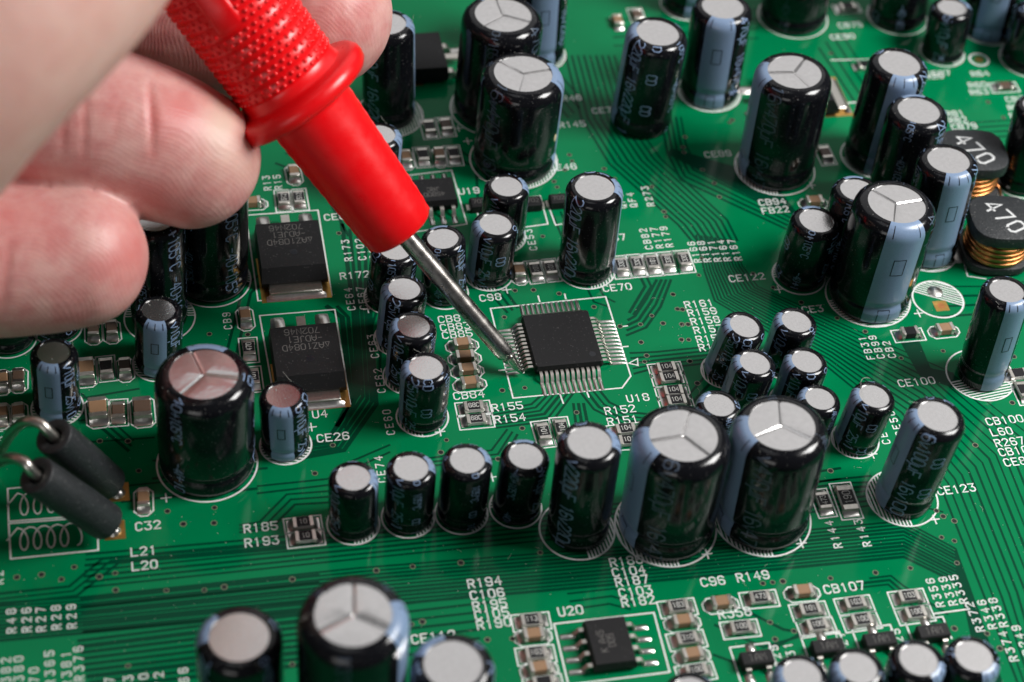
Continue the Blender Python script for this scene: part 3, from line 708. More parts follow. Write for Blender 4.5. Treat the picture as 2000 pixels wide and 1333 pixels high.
# U18: 48-pin quad flat pack
p = at(1098, 661, 1.3); q = thing('quad_flat_chip', 'square black chip with fine silver leads on four sides at the probe tip', 'chip', (p.x, p.y, 0))
m_ = MB(); b = .2
for (z0, s0, z1, s1) in ((.18, 3.42, .72, 3.6), (.72, 3.6, 1.32, 3.48)):
    def oct_(s, z): return [(-s+b, -s, z), (s-b, -s, z), (s, -s+b, z), (s, s-b, z), (s-b, s, z), (-s+b, s, z), (-s, s-b, z), (-s, -s+b, z)]
    m_.add(oct_(s0, z0)+oct_(s1, z1), [(i, (i+1) % 8, 8+(i+1) % 8, 8+i) for i in range(8)])
m_.add(oct_(3.48, 1.32)+oct_(3.42, 1.37), [(i, (i+1) % 8, 8+(i+1) % 8, 8+i) for i in range(8)]+[tuple(range(8, 16))])
link('package', m_.mesh('package'), M['ic'], q, scale=(1, 1.045, 1))
m_ = MB(); m_.lathe([(.34, 1.375), (.30, 1.376), (.05, 1.377)], 20, False, True); link('pin_mark', m_.mesh('pin_mark', 60), M['blackink'], q, (2.6, -2.6, 0))
lm = gull(1.15, .76, .75, .30).mesh('lead', 40); pm = pad_blob(.95, 2.75, .40, .15).mesh('solder_joint', 70)
for k in range(4): lead_set(q, lm, pm, 3.5 if k % 2 == 0 else 3.64, [(-5.5+i)*.54 for i in range(12)], k*math.pi/2)

# SO-8 chips
def so8(u, v, rot, label, lines):
    p = at(u, v, 1.4); q = thing('small_outline_chip', label, 'chip', (p.x, p.y, 0), None, (0, 0, rot))
    m_ = MB()
    m_.add([(-1.9, -2.4, .2), (1.9, -2.4, .2), (1.9, 2.4, .2), (-1.9, 2.4, .2), (-2.0, -2.5, .8), (2.0, -2.5, .8), (2.0, 2.5, .8), (-2.0, 2.5, .8), (-1.8, -2.38, 1.5), (1.8, -2.38, 1.5), (1.8, 2.38, 1.5), (-1.8, 2.38, 1.5)],
           [(3, 2, 1, 0), (8, 9, 10, 11)]+[(k*4+i, k*4+(i+1) % 4, k*4+4+(i+1) % 4, k*4+4+i) for k in (0, 1) for i in range(4)])
    link('package', m_.mesh('package'), M['ic'], q)
    l1 = gull(.95, .85, .65, .42, .18).mesh('lead', 40); p1 = pad_blob(.7, 2.1, .62, .18).mesh('solder_joint', 70)
    for r in (0, math.pi): lead_set(q, l1, p1, 1.95, [(-1.5+i)*1.27 for i in range(4)], r)
    for i, s in enumerate(lines):
        me = text_mesh('marking', s, .6, .08, center=True, rot=math.pi/2)
        link('marking', me, M['greyink'], q, (-.75+i*.8, 0, 1.505))
    return q
so8(1192, 1252, 0, 'eight-legged black chip below U20 near the bottom edge', ['KIA45', 'DD5'])
so8(846, 372, math.pi/2, 'eight-legged black chip at U19 behind the red barrel', ['4580D', 'JRC'])

# SOT-23 transistors
def sot(u, v, label, rot=0, outl=True):
    p = at(u, v, .7); q = thing('small_transistor', label, 'transistor', (p.x, p.y, 0), 'small three-legged transistors', (0, 0, rot))
    m_ = MB(); m_.cbox(-1.5, 1.5, -.72, .72, .12, 1.1, .1); link('package', m_.mesh('package'), M['ic'], q)
    l1 = gull(.55, .6, .5, .46, .14).mesh('lead', 40); p1 = pad_blob(.35, 1.5, .9, .25).mesh('solder_joint', 70)
    for x, r in ((0, math.pi/2), (-.95, -math.pi/2), (.95, -math.pi/2)):
        l = link('lead', l1, M['tin'], q, (x, .68 if r > 0 else -.68, 0), (0, 0, r)); link('solder_joint', p1, M['solder'], l)
    me = text_mesh('marking', '1AM', .7, .08, center=True); link('marking', me, M['greyink'], q, (0, 0, 1.106))
    if outl:
        c = (p.x, p.y); outline([(c[0]-1.85, c[1]-2.6), (c[0]-1.85, c[1]+2.0), (c[0]+1.85, c[1]+2.0), (c[0]+1.85, c[1]-.4)], .15, False, .006, False)
    return q
sot(1478, 1288, 'small three-legged transistor left of Q29, lowest of its row')
sot(1617, 1265, 'small three-legged transistor right of Q31')
sot(1718, 1252, 'small three-legged transistor right of Q27')
sot(1822, 1236, 'small three-legged transistor right of Q25, above the last bottom capacitor')
for u, v, lb in ((935, 400, 'black block diode left behind the small capacitor at C98'), (1040, 398, 'black block diode marked 702 behind the small capacitor'), (1090, 393, 'black block diode left of the medium capacitor at CE70')):
    p = at(u, v, .6); q = thing('block_diode', lb, 'diode', (p.x, p.y, 0), 'block diodes')
    m_ = MB(); m_.cbox(-1.0, 1.0, -.75, .75, .1, 1.1, .12); link('package', m_.mesh('package'), M['ic'], q)
    m_ = MB(); m_.box(-1.35, -.98, -.45, .45, .02, .3); m_.box(.98, 1.35, -.45, .45, .02, .3); link('lead', m_.mesh('lead'), M['tin'], q)
    me = text_mesh('marking', '702', .6, .08, center=True); link('marking', me, M['greyink'], q, (0, 0, 1.106))

# voltage regulators (two alike, near the left) and one behind the fingertip
def regulator(u, v, label, rot=0, lines=('702N46', '-ADJE1', '^AZ1084D')):
    p = at(u, v, 2.3); q = thing('voltage_regulator', label, 'regulator', (p.x, p.y, 0), 'black voltage regulators', (0, 0, rot))
    m_ = MB(); W = 3.45
    m_.add([(-W, -4.2, .35), (W, -4.2, .35), (W, 3.3, .35), (-W, 3.3, .35), (-W, -4.3, .9), (W, -4.3, .9), (W, 3.45, 1.1), (-W, 3.45, 1.1), (-W+.12, -3.4, 2.3), (W-.12, -3.4, 2.3), (W-.12, 3.3, 2.3), (-W+.12, 3.3, 2.3)],
           [(3, 2, 1, 0), (8, 9, 10, 11)]+[(k*4+i, k*4+(i+1) % 4, k*4+4+(i+1) % 4, k*4+4+i) for k in (0, 1) for i in range(4)])
    link('package', m_.mesh('package'), M['ic'], q)
    m_ = MB(); m_.lathe([(.42, 2.304), (.38, 2.306), (.04, 2.307)], 24, False, True); link('mould_dimple', m_.mesh('mould_dimple'), M['blackink'], q, (.2, -1.3, 0))
    m_ = MB(); m_.cbox(-2.75, 2.75, -5.5, -3.9, .06, .62, .1); link('tab', m_.mesh('tab', 40), M['tin'], q)
    m_ = MB(); m_.add([(-3.62, -6.15, .010), (3.62, -6.15, .010), (3.62, .5, .010), (-3.62, .5, .010)], [(0, 1, 2, 3)]); link('gold_pad', m_.mesh('gold_pad'), M['gold'], q)
    m_ = MB(); vs = []
    for i in range(13):
        for j in range(6):
            x = -3.1+6.2*i/12; y = -5.42-.68*j/5; vs.append((x, y, .014+.5*(1-j/5)**1.8*(1-.25*abs(math.sin(i*1.9)))*(1 if 0 < i < 12 else .2)))
    m_.add(vs, [(i*6+j, i*6+j+1, (i+1)*6+j+1, (i+1)*6+j)[::-1] for i in range(12) for j in range(5)]); link('solder_joint', m_.mesh('solder_joint', 60), M['solder'], q)
    for x in (-2.3, 2.3):
        l = link('lead', gull(1.4, 1.0, 1.6, .85, .3).mesh('lead', 40), M['tin'], q, (x, 3.3, 0), (0, 0, math.pi/2)); link('solder_joint', pad_blob(1.1, 3.5, 1.5, .34).mesh('solder_joint', 70), M['solder'], l)
    m_ = MB(); m_.box(-.45, .45, 3.3, 5.6, .9, 1.25); link('lead_stub', m_.mesh('lead_stub'), M['tin'], q)
    for i, s in enumerate(lines):
        me = text_mesh('marking', s, .78, .085, adv=.78, center=True, rot=math.pi)
        link('marking', me, M['greyink'], q, (0 if i else -.2, 2.5-i*1.08, 2.305))
    return q
regulator(599, 682, 'lower black regulator with silver tab above U4')
regulator(567, 476, 'upper black regulator beside the middle fingertip, near CE6')
p = at(820, 105, 1.5)
regulator(812, 100, 'blurred black transistor block behind the index fingertip with legs to the right', -math.pi/2, ())
# bare gold pad and its white frame behind the dusty capacitor
regulator(1560, 165, 'blurred regulator hidden behind the dusty scored capacitor, gold pad at its right', math.pi/2, ())

# ------------------------------------------------------------------ drum inductors marked 470
def inductor(u, v, label):
    p = at(u, v, 5.7); q = thing('drum_inductor', label, 'inductor', (p.x, p.y, 0), 'drum inductors', (0, 0, R_(-8)))
    def plate(z0, z1, s, k):
        m_ = MB(); rings = []
        for z, f in ((z0, .97), (z0+.1, 1), (z1-.25, 1), (z1-.06, .975), (z1, .93)):
            r = []
            for i in range(32):
                a = 2*math.pi*i/32; e = 3.2; c, sn = math.cos(a), math.sin(a)
                rr = s*f/((abs(c)**e+abs(sn)**e)**(1/e)); r.append((rr*c, rr*sn*k, z))
            rings += r
        m_.add(rings, [(i*32+j, i*32+(j+1) % 32, (i+1)*32+(j+1) % 32, (i+1)*32+j) for i in range(4) for j in range(32)]+[tuple(range(128, 160)), tuple(range(31, -1, -1))])
        return m_
    link('top_flange', plate(4.3, 5.7, 3.75, .95).mesh('top_flange', 40), M['ferrite'], q)
    link('base_flange', plate(.25, 1.2, 3.75, .95).mesh('base_flange', 40), M['ferrite'], q)
    m_ = MB(); m_.lathe([(1.9, 1.1), (1.9, 4.4)], 24, False, False); link('core', m_.mesh('core', 60), M['ferrite'], q)
    for k in range(9):
        z = 1.38+k*.34; rr = 3.25+(.16 if k % 2 else 0)
        m_ = MB(); vs = []
        for i in range(40):
            a = 2*math.pi*i/40
            for j in range(8):
                b_ = 2*math.pi*j/8; vs.append(((rr+.18*math.cos(b_))*math.cos(a), (rr+.18*math.cos(b_))*math.sin(a), z+.18*math.sin(b_)))
        m_.add(vs, [(i*8+j, ((i+1) % 40)*8+j, ((i+1) % 40)*8+(j+1) % 8, i*8+(j+1) % 8) for i in range(40) for j in range(8)])
        link('winding', m_.mesh('winding', 180), M['copper'], q)
    m_ = MB(); m_.tube([(3.2, -1.0, 1.8), (3.7, -1.5, 1.2), (4.0, -1.9, .4), (4.2, -2.2, .1)], .17, 8); link('wire_end', m_.mesh('wire_end', 180), M['copper'], q)
    m_ = MB(); m_.box(3.0, 4.6, -1.4, 1.4, .012, .22, .2, .2); m_.box(-4.6, -3.0, -1.4, 1.4, .012, .22, .2, .2); link('solder_joint', m_.mesh('solder_joint'), M['solder'], q)
    me = text_mesh('marking', '470', 2.0, .27, adv=.92, wid=.60, center=True, rot=R_(-60)); link('marking', me, M['whitemark'], q, (0, .1, 5.706))
    return q
inductor(1903, 292, 'rear black drum inductor with copper winding marked 470')
inductor(1962, 424, 'front black drum inductor with copper winding marked 470, right edge')

# ------------------------------------------------------------------ ferrite beads on wires
def bead(a, b, wire, r, label):
    a = Vector(a); b = Vector(b); L = (b-a).length; q = thing('ferrite_bead', label, 'ferrite bead', b, 'ferrite beads on wires')
    q.rotation_euler = (a-b).to_track_quat('Z', 'Y').to_euler(); inv = q.rotation_euler.to_matrix().inverted()
    m_ = MB(); m_.lathe([(r*.4, 0), (r*.93, 0), (r*.99, .06), (r, .2), (r*1.01, L*.5), (r, L-.2), (r*.98, L-.05), (r*.93, L), (r*.52, L-.02), (r*.46, L-.12), (r*.44, L-1.8)], 36, True, True)
    link('bead', m_.mesh('bead', 50), M['ferrite'], q)
    pts = [inv @ (Vector(w)-b) for w in wire]
    c = []
    for i in range(len(pts)-1):        # Catmull-Rom
        p0, p1, p2, p3 = pts[max(0, i-1)], pts[i], pts[i+1], pts[min(len(pts)-1, i+2)]
        for k in range(8):
            t = k/8; c.append(.5*((2*p1)+(p2-p0)*t+(2*p0-5*p1+4*p2-p3)*t*t+(3*p1-p0-3*p2+p3)*t**3))
    c.append(pts[-1]); m_ = MB(); m_.tube(c, .50, 12); link('wire', m_.mesh('wire', 180), M['tin'], q)
    return q
a1, b1 = at(70, 928, 10.5), at(208, 1020, 1.7); a2, b2 = at(104, 852, 10.5), at(212, 944, 1.7)
bead(a1, b1, [b1*.5+a1*.5, a1, at(46, 902, 11.8), at(14, 896, 10.2), at(-16, 915, 4), at(-40, 950, .2)], 1.78, 'front grey ferrite bead on a wire above the L20 coil drawing')
bead(a2, b2, [b2*.5+a2*.5, a2, at(76, 826, 11.8), at(44, 826, 10.8), at(14, 858, 6), at(-8, 905, 1.5), at(-15, 925, .2)], 1.78, 'rear grey ferrite bead on a wire, behind its twin')
for u, v in ((224, 1036), (232, 962)):
    p = at(u, v); o = link('solder_pad', None, None, board); 
    m_ = MB(); m_.box(-.95, .95, -1.1, 1.1, 0.008, .02); o.data if False else None
    bpy.data.objects.remove(o)
    o = link('solder_pad', m_.mesh('solder_pad'), M['gold'], board, (p.x, p.y, 0))
    m_ = MB(); m_.lathe([(.72, .02), (.62, .25), (.4, .5), (.18, .62), (.02, .65)], 20, False, True); link('solder_joint', m_.mesh('solder_joint', 180), M['solder'], o, (-.1, -.1, 0))

# empty capacitor footprint with two pads, and a ring pad at the top right
p = at(1832, 585); ring(p, 2.75, .2, R_(75)-YAW, 88)
for (u, v, r) in ((1826, 570, .75),):
    p = at(u, v); m_ = MB(); m_.lathe([(.85, .012), (.8, .06), (.55, .16), (.25, .22), (.02, .23)], 24, False, True); link('solder_pad', m_.mesh('solder_pad', 180), M['solder'], board, (p.x, p.y, 0))
p = at(1838, 598); m_ = MB(); m_.box(-.75, .75, -.75, .75, .008, .02); o = link('gold_pad', m_.mesh('gold_pad'), M['gold'], board, (p.x, p.y, 0))
m_ = MB(); m_.lathe([(.42, .022), (.02, .022)], 20, False, True); link('drill_hole', m_.mesh('drill_hole'), M['copper'], o)
p = at(1912, 117); ring(p, 1.15, .3)
m_ = MB(); m_.lathe([(.55, .012), (.02, .03)], 20, False, True); link('gold_pad', m_.mesh('gold_pad'), M['gold'], board, (p.x, p.y, 0))

# ------------------------------------------------------------------ red test probe
TIP = at(1020, 730, .45); P0 = atd(783, 451, 185.8); END = atd(446, 0, 174.5)
AX = (END-P0).normalized(); ORG = P0-AX*18.7
def pix(p): r = p-CAM; d = r.dot(_f); return 1000+FPX*r.dot(RT)/d, 666.5-FPX*r.dot(UP)/d
FZ = 18.7
while pix(ORG+AX*FZ)[1] > 183: FZ += .05
print('FZ', FZ)
probe = thing('test_probe', 'red multimeter test probe with steel needle touching a chip lead', 'test probe', ORG)
probe.rotation_euler = AX.to_track_quat('Z', 'Y').to_euler()
PQ = AX.to_track_quat('Z', 'Y')
m_ = MB(); m_.lathe([(.06, 0), (.16, .12), (.30, .6), (.62, 2.0), (.72, 2.15), (.74, 2.35), (.62, 2.45), (.62, 2.55), (.86, 2.7), (.93, 2.95), (.95, 3.6), (.97, (P0-TIP).length+.8)], 40); nd = link('needle', m_.mesh('needle', 40), M['steel'], probe)
nq = PQ.inverted() @ (P0-TIP).normalized(); nd.location = PQ.inverted() @ (TIP-ORG); nd.rotation_euler = nq.to_track_quat('Z', 'Y').to_euler()
red_prof = [(1.0, 18.7), (3.0, 18.62), (3.35, 18.75), (3.55, 19.1), (3.72, 21), (4.05, 29), (4.25, FZ-2.0), (4.32, FZ-1.5), (4.6, FZ-1.25), (6.4, FZ-1.05), (6.85, FZ-.9), (7.15, FZ-.55), (7.25, FZ-.05), (7.18, FZ+.45), (6.9, FZ+.85), (6.4, FZ+1.0), (5.5, FZ+1.1), (5.2, FZ+1.3), (5.1, FZ+2.2)]
m_ = MB(); m_.lathe(red_prof, 72); link('barrel', m_.mesh('barrel', 50), M['red'], probe)
cdl = PQ.inverted() @ (-_f); ca0 = math.atan2(cdl.y, cdl.x)
for sgn in (1, -1):
    m_ = MB(); vs = []; zs = np.linspace(19.0, FZ-2.2, 40); a = ca0+sgn*R_(78); b0 = np.interp(zs, [19, 21, 29, FZ-2], [3.53, 3.72, 4.05, 4.25])
    for zz, rr in zip(zs, b0):
        for da, dr in ((-.035, -.03), (0, .09+.03*math.sin(zz*5)), (.035, -.03)): vs.append(((rr+dr)*math.cos(a+da), (rr+dr)*math.sin(a+da), zz))
    m_.add(vs, [(i*3+k, i*3+k+1, i*3+k+4, i*3+k+3) for i in range(39) for k in range(2)]); link('mould_seam', m_.mesh('mould_seam', 60), M['red'], probe)
HP = [(4.9, FZ+2.0)]
z = FZ+2.2
while z < FZ+62:
    HP += [(5.06, z), (5.13, z+.1), (5.13, z+1.05), (5.06, z+1.15), (4.98, z+1.25)]; z += 1.4
HP += [(4.6, z), (2.0, z+.5)]
m_ = MB(); m_.lathe(HP, 72); grip = link('grip', m_.mesh('grip', 60), M['red'], probe)
# raised dimples of the grip, in rows round it
bumps = MB(); nb = 0
z = FZ+2.2+.36; row = 0
camdir = PQ.inverted() @ (-_f); ca = math.atan2(camdir.y, camdir.x)
while z < FZ+60:
    for i in range(38):
        a = 2*math.pi*(i+.5*(row % 2))/38
        da = (a-ca+math.pi) % (2*math.pi)-math.pi
        if abs(da+.25) < .30 and row > 9: continue          # smooth raised panel on this side
        c = Vector((math.cos(a), math.sin(a), 0)); t = Vector((-c.y, c.x, 0)); r0 = 5.11; base = c*r0+Vector((0, 0, z))
        vs = []; 
        for rr, hgt in ((.25, 0), (.17, .15)):
            for k in range(6):
                b_ = 2*math.pi*k/6; vs.append(base+t*rr*math.cos(b_)+Vector((0, 0, rr*math.sin(b_)))+c*(hgt+.01))
        vs.append(base+c*.21)
        bumps.add(vs, [(k, (k+1) % 6, 6+(k+1) % 6, 6+k) for k in range(6)]+[(6+k, 6+(k+1) % 6, 12) for k in range(6)])
    z += .6 if row % 2 == 0 else .8; row += 1
link('grip_dimples', bumps.mesh('grip_dimples', 180), M['red'], probe, kind='stuff')
m_ = MB(); vs = []; W_ = 10; Hn = 30
for i in range(W_+1):
    a = ca-.25-.28+.56*i/W_
    for j in range(Hn+1):
        zz = FZ+9.2+j*1.2; e = 1 if (0 < i < W_ and 0 < j < Hn) else 0; rr = 5.0+.32*e; vs.append((rr*math.cos(a), rr*math.sin(a), zz))
m_.add(vs, [(i*(Hn+1)+j, (i+1)*(Hn+1)+j, (i+1)*(Hn+1)+j+1, i*(Hn+1)+j+1) for i in range(W_) for j in range(Hn)]); link('grip_panel', m_.mesh('grip_panel', 60), M['red'], probe)

# ------------------------------------------------------------------ the hand
def catmull(P, n=10):
    P = [np.array(p, float) for p in P]; out = []
    for i in range(len(P)-1):
        p0, p1, p2, p3 = P[max(0, i-1)], P[i], P[i+1], P[min(len(P)-1, i+2)]
        for k in range(n):
            t = k/n; out.append(.5*((2*p1)+(p2-p0)*t+(2*p0-5*p1+4*p2-p3)*t*t+(3*p1-p0-3*p2+p3)*t**3))
    out.append(P[-1]); return out
hand_mb = MB(); AXES = {}
def finger(name, pts):          # pts: (u, v, depth, radius)
    Q = [tuple(atd(u, v, d))+(r,) for u, v, d, r in pts]
    C = catmull(Q, 10)
    # rounded tip
    a, b = C[-2], C[-1]; t = b[:3]-a[:3]; t /= np.linalg.norm(t); r = b[3]
    tip = [np.append(b[:3]+t*r*math.sin(k/7*math.pi/2)*.95, max(.35, r*math.cos(k/7*math.pi/2))) for k in range(1, 8)]
    C = C+tip
    hand_mb.tube([Vector(c[:3]) for c in C], [float(c[3]) for c in C], 28)
    AXES[name] = np.array(C)
finger('thumb', [(-840, 300, 160, 15), (-580, 370, 148, 12.5), (-320, 290, 137, 10.4), (-120, 85, 132, 9.8), (90, -125, 136, 9.6), (230, -275, 146, 8.2)])
finger('index', [(-620, -330, 186, 10), (-150, -190, 193, 8.6), (180, -15, 195, 8.8), (430, 40, 194, 8.6), (628, 25, 191.5, 7.5)])
finger('middle', [(-700, 60, 168, 10), (-240, 150, 174, 8.2), (20, 208, 175.5, 7.8), (200, 250, 176, 7.5), (310, 284, 177.5, 7.2), (376, 310, 178.6, 6.7)])
finger('ring', [(-700, 420, 168, 9.5), (-320, 470, 170, 7.9), (-60, 506, 172, 7.2), (80, 508, 173, 6.8), (156, 501, 173.5, 6.5)])
finger('palm', [(-760, -150, 172, 17), (-820, 200, 168, 20), (-780, 560, 165, 16)])
finger('wrist', [(-1500, 60, 170, 26), (-1050, 140, 169, 24), (-820, 200, 168, 21)])
tmp = link('hand_source', hand_mb.mesh('hand_source'), None)
md = tmp.modifiers.new('r', 'REMESH'); md.mode = 'VOXEL'; md.voxel_size = .34; md.use_smooth_shade = True
ms_ = tmp.modifiers.new('s', 'SMOOTH'); ms_.iterations = 7; ms_.factor = .5
dg = bpy.context.evaluated_depsgraph_get(); hme = bpy.data.meshes.new_from_object(tmp.evaluated_get(dg)); hme.name = 'hand'
bpy.data.objects.remove(tmp)
nv = len(hme.vertices); co = np.empty(nv*3); hme.vertices.foreach_get('co', co); co = co.reshape(-1, 3)
no = np.empty(nv*3); hme.vertices.foreach_get('normal', no); no = no.reshape(-1, 3)
camv, fv, rv, uv_ = (np.array(x) for x in (CAM, _f, RT, UP))
rel = co-camv; dep = rel @ fv; PU = 1000+FPX*(rel @ rv)/dep; PV = 666.5-FPX*(rel @ uv_)/dep
best = np.full(nv, 1e9); who = np.zeros(nv, int); names = list(AXES)
for k, nme in enumerate(names):
    A = AXES[nme]
    d = np.full(nv, 1e9)
    for c in A[::2]: d = np.minimum(d, np.linalg.norm(co-c[:3], axis=1)/c[3])
    m = d < best; best[m] = d[m]; who[m] = k
def is_(n): return who == names.index(n)
front = (no @ fv) < .3
# creases across the pads
def crease(n, a, b, w, depth):
    a = np.array(a, float); b = np.array(b, float); ab = b-a
    P = np.stack([PU, PV], 1); t = np.clip(((P-a) @ ab)/(ab @ ab), 0, 1); q = a+t[:, None]*ab
    d = np.linalg.norm(P-q, axis=1)/20.5
    return np.where(is_(n) & front, depth*np.exp(-(d/w)**2)*np.sin(np.pi*np.clip(t, .04, .96))**.4, 0)
cre = np.zeros(nv)
for args in [('middle', (293, 165), (298, 300), .34, .26), ('middle', (168, 160), (163, 310), .3, .16), ('middle', (126, 195), (122, 300), .3, .13), ('middle', (235, 200), (222, 280), .4, .06), ('ring', (20, 470), (5, 600), .35, .14), ('middle', (60, 360), (300, 300), .5, .05)]:
    cre += crease(*args)
bul = .22*np.exp(-((PU-325)**2+(PV-250)**2)/60**2)*is_('middle')
co = co-no*cre[:, None]+no*bul[:, None]
# the pads give way where they press on the probe
axn = np.array(AX); tp = np.array(ORG); zc = (co-tp) @ axn; foot = tp+zc[:, None]*axn; rad = co-foot; rl = np.linalg.norm(rad, axis=1)
pz = np.array([0, 18.6, 19, FZ-3.2, FZ-1.6, FZ-1.0, FZ+.6, FZ+1.5, FZ+2.2, FZ+70]); pr = np.array([1, 1, 3.6, 4.25, 4.6, 7.2, 7.25, 5.5, 5.28, 5.28])
need = np.interp(zc, pz, pr)+.03
inside = (rl < need) & (zc > 0)
press = np.where(inside, need-rl, 0)
co = np.where(inside[:, None], foot+rad/np.maximum(rl, 1e-3)[:, None]*need[:, None], co)
hme.vertices.foreach_set('co', co.ravel()); hme.update()
# surface fields: fingerprint phase, blanching
ph = np.zeros(nv); 
mm = {'middle': (120, 565, 20.6), 'ring': (25, 660, 21.0), 'index': (612, 95, 19.2), 'thumb': (100, -100, 28)}
for n, (cu, cv, sc) in mm.items():
    k = is_(n); du = (PU-cu)/sc; dv = (PV-cv)/sc; rr = np.hypot(du*(1 if n != 'middle' else .85), dv)
    ph[k] = (rr+.25*np.sin(du*.9+dv*.4)+.18*np.sin(dv*1.3-du*.5))[k]
bl = np.exp(-(((PU-432)/38)**2+((PV-245)/62)**2))*is_('middle')+.45*np.exp(-(((PU-480)/60)**2+((PV-330)/35)**2))*is_('middle')+.5*is_('thumb')
rd = np.exp(-(((PU-345)/45)**2+((PV-222)/40)**2))*is_('middle')+.6*np.exp(-(((PU-300)/100)**2+((PV-395)/35)**2))*is_('middle')+.7*np.exp(-(((PU-255)/45)**2+((PV-500)/70)**2))*is_('ring')+.5*np.exp(-(((PU-20)/60)**2+((PV-420)/40)**2))*is_('ring')+1.2*np.minimum(cre*2.2, .5)
for nme, arr in (('ridge', ph), ('blanch', bl), ('flush', rd)):
    at_ = hme.attributes.new(nme, 'FLOAT', 'POINT'); at_.data.foreach_set('value', arr.astype(np.float32))
skin = bpy.data.materials.new('skin'); skin.use_nodes = True; nt = skin.node_tree; N = nt.nodes; L = nt.links; b = N['Principled BSDF']
b.inputs['Roughness'].default_value = .45; b.inputs['Specular IOR Level'].default_value = .5
b.inputs['Subsurface Weight'].default_value = .35; b.inputs['Subsurface Radius'].default_value = (1.4, .5, .28); b.inputs['Subsurface Scale'].default_value = 1.0
def attr(n):
    a = N.new('ShaderNodeAttribute'); a.attribute_name = n; return a.outputs['Fac']
tc = N.new('ShaderNodeTexCoord')
n1 = N.new('ShaderNodeTexNoise'); n1.inputs['Scale'].default_value = .30; n1.inputs['Detail'].default_value = 9; n1.inputs['Roughness'].default_value = .62; L.new(tc.outputs['Object'], n1.inputs['Vector'])
cr = N.new('ShaderNodeValToRGB'); cr.color_ramp.elements[0].position = .38; cr.color_ramp.elements[0].color = (.70, .39, .355, 1); cr.color_ramp.elements[1].position = .64; cr.color_ramp.elements[1].color = (.61, .24, .225, 1)
L.new(n1.outputs[0], cr.inputs[0])
mx = N.new('ShaderNodeMixRGB'); mx.inputs[2].default_value = (.68, .47, .38, 1); L.new(attr('blanch'), mx.inputs[0]); L.new(cr.outputs[0], mx.inputs[1])
mx2 = N.new('ShaderNodeMixRGB'); mx2.inputs[2].default_value = (.60, .17, .155, 1); L.new(attr('flush'), mx2.inputs[0]); L.new(mx.outputs[0], mx2.inputs[1])
L.new(mx2.outputs[0], b.inputs['Base Color'])
def math_(op, a, c=None):
    m = N.new('ShaderNodeMath'); m.operation = op
    for i, s in enumerate((a, c)):
        if s is None: continue
        if isinstance(s, (int, float)): m.inputs[i].default_value = s
        else: L.new(s, m.inputs[i])
    return m.outputs[0]
n2 = N.new('ShaderNodeTexNoise'); n2.inputs['Scale'].default_value = .9; n2.inputs['Detail'].default_value = 2; L.new(tc.outputs['Object'], n2.inputs['Vector'])
ridge = math_('SINE', math_('ADD', math_('MULTIPLY', attr('ridge'), 2*math.pi/.42), math_('MULTIPLY', n2.outputs[0], 2.2)))
n3 = N.new('ShaderNodeTexNoise'); n3.inputs['Scale'].default_value = 5; n3.inputs['Detail'].default_value = 4; L.new(tc.outputs['Object'], n3.inputs['Vector'])
hgt = math_('ADD', math_('MULTIPLY', ridge, .36), math_('MULTIPLY', n3.outputs[0], 2.4))
bp = N.new('ShaderNodeBump'); bp.inputs['Strength'].default_value = .2; bp.inputs['Distance'].default_value = .07; L.new(hgt, bp.inputs['Height']); L.new(bp.outputs[0], b.inputs['Normal'])
hand = link('hand', hme, skin)
hand['label'] = 'bare hand from the upper left gripping the red probe between fingers and thumb'; hand['category'] = 'hand'

nailm = mat('fingernail', (.62, .40, .34), .25, spec=.5, coat=.3)
for n, dd in (('index', fv), ('middle', fv), ('ring', fv), ('thumb', -fv)):
    A = AXES[n]; r0 = A[-8][3]; e = A[-8][:3]; t = A[-8][:3]-A[-12][:3]; t = t/np.linalg.norm(t)
    dn = dd-t*(dd @ t); dn /= np.linalg.norm(dn); sd = np.cross(t, dn); vs = []; NU, NV = 9, 9
    for i in range(NU):
        x = -7.0+i/(NU-1)*10.6; rr = r0*(1.0 if x < 0 else math.sqrt(max(.2, 1-(x/(r0*1.12))**2)))*(1+.012*max(0, -x))+.16
        for j in range(NV):
            a = (j/(NV-1)*2-1)*(.78-.25*max(0, abs(i/(NU-1)-.5)*2-.6)); vs.append(tuple(e+t*x+(dn*math.cos(a)+sd*math.sin(a))*(rr-(.3 if j in (0, NV-1) or i == 0 else 0))))
    m_ = MB(); m_.add(vs, [(i*NV+j, i*NV+j+1, (i+1)*NV+j+1, (i+1)*NV+j) for i in range(NU-1) for j in range(NV-1)]); link('fingernail', m_.mesh('fingernail', 180), nailm, hand)

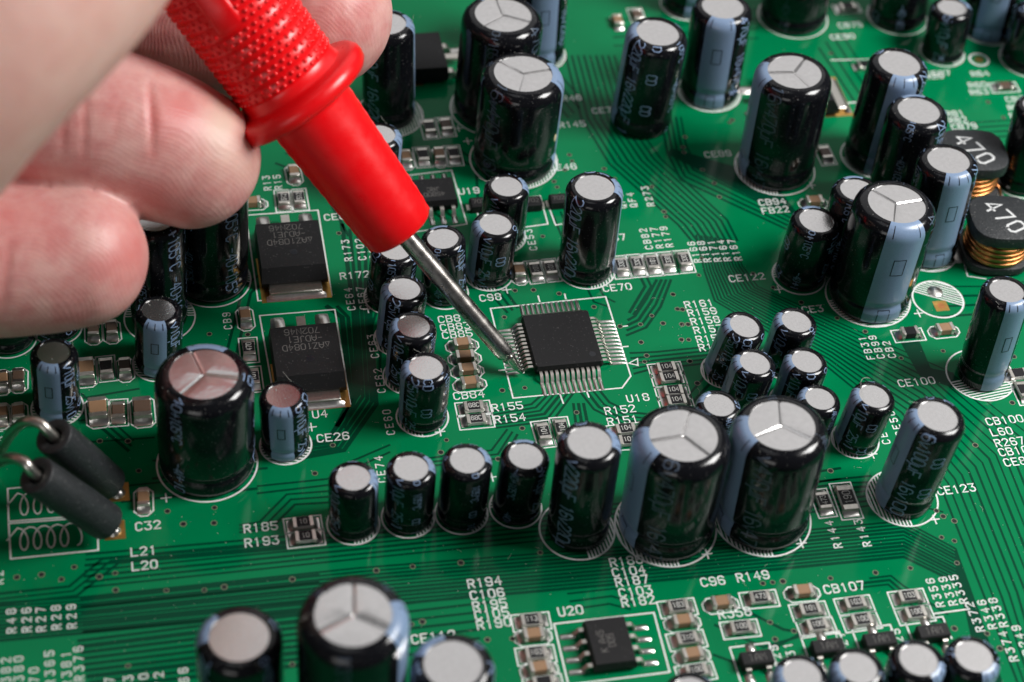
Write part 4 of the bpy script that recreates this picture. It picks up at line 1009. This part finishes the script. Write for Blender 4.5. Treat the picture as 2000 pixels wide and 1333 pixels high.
# ------------------------------------------------------------------ dust and lint lying on the board
dm = MB()
for i in range(1500):
    u, v = random.uniform(-50, 2050), random.uniform(-30, 1360); p = at(u, v, .02); s = random.choice((.02, .025, .03, .03, .04, .055))
    a = random.uniform(0, 6); ca_, sa_ = math.cos(a)*s, math.sin(a)*s
    dm.add([(p.x+ca_, p.y+sa_, .015), (p.x-sa_, p.y+ca_, .015), (p.x-ca_, p.y-sa_, .015), (p.x+sa_, p.y-ca_, .015), (p.x, p.y, .015+s*1.2)], [(0, 1, 4), (1, 2, 4), (2, 3, 4), (3, 0, 4)])
for T, axis, R in CAPTOPS:
    e1 = axis.orthogonal().normalized(); e2 = axis.cross(e1)
    for i in range(int(9*R)):
        r = R*math.sqrt(random.uniform(.0, .93)); a = random.uniform(0, 6.3); s = random.choice((.02, .025, .03, .045))
        drop = -.13 if r < .68*R else .34*R*(math.sqrt(max(0, 1-((r/R-.69)/.31)**2))-1)
        c = T+e1*r*math.cos(a)+e2*r*math.sin(a)+axis*(drop+.005)
        dm.add([c+e1*s, c+e2*s, c-e1*s, c-e2*s, c+axis*s*1.2], [(0, 1, 4), (1, 2, 4), (2, 3, 4), (3, 0, 4)])
    if random.random() < .45:
        a = random.uniform(0, 6.3); r = R*.8; c = T+e1*r*math.cos(a)+e2*r*math.sin(a); d1 = (e1*math.cos(a+1.2)+e2*math.sin(a+1.2)); d2 = axis*random.uniform(.2, .9)+e2*.3
        dm.tube([c-axis*.1+d1*t*.9+d2*(t*t*.5) for t in np.linspace(0, random.uniform(.8, 1.8), 7)], .012, 4)
for i in range(46):
    u, v = random.uniform(300, 1950), random.uniform(420, 1250); p = at(u, v, .03); a = random.uniform(0, 6); k = random.uniform(-.9, .9); L_ = random.uniform(.5, 1.6); pts = []
    for j in range(7):
        t = j/6*L_; pts.append((p.x+t*math.cos(a+k*t), p.y+t*math.sin(a+k*t), .03+.06*math.sin(j)))
    dm.tube(pts, .011, 4)
o = link('dust', dm.mesh('dust'), M['dust'], None, kind='stuff'); o['label'] = 'fine pale dust specks and lint scattered over the board'
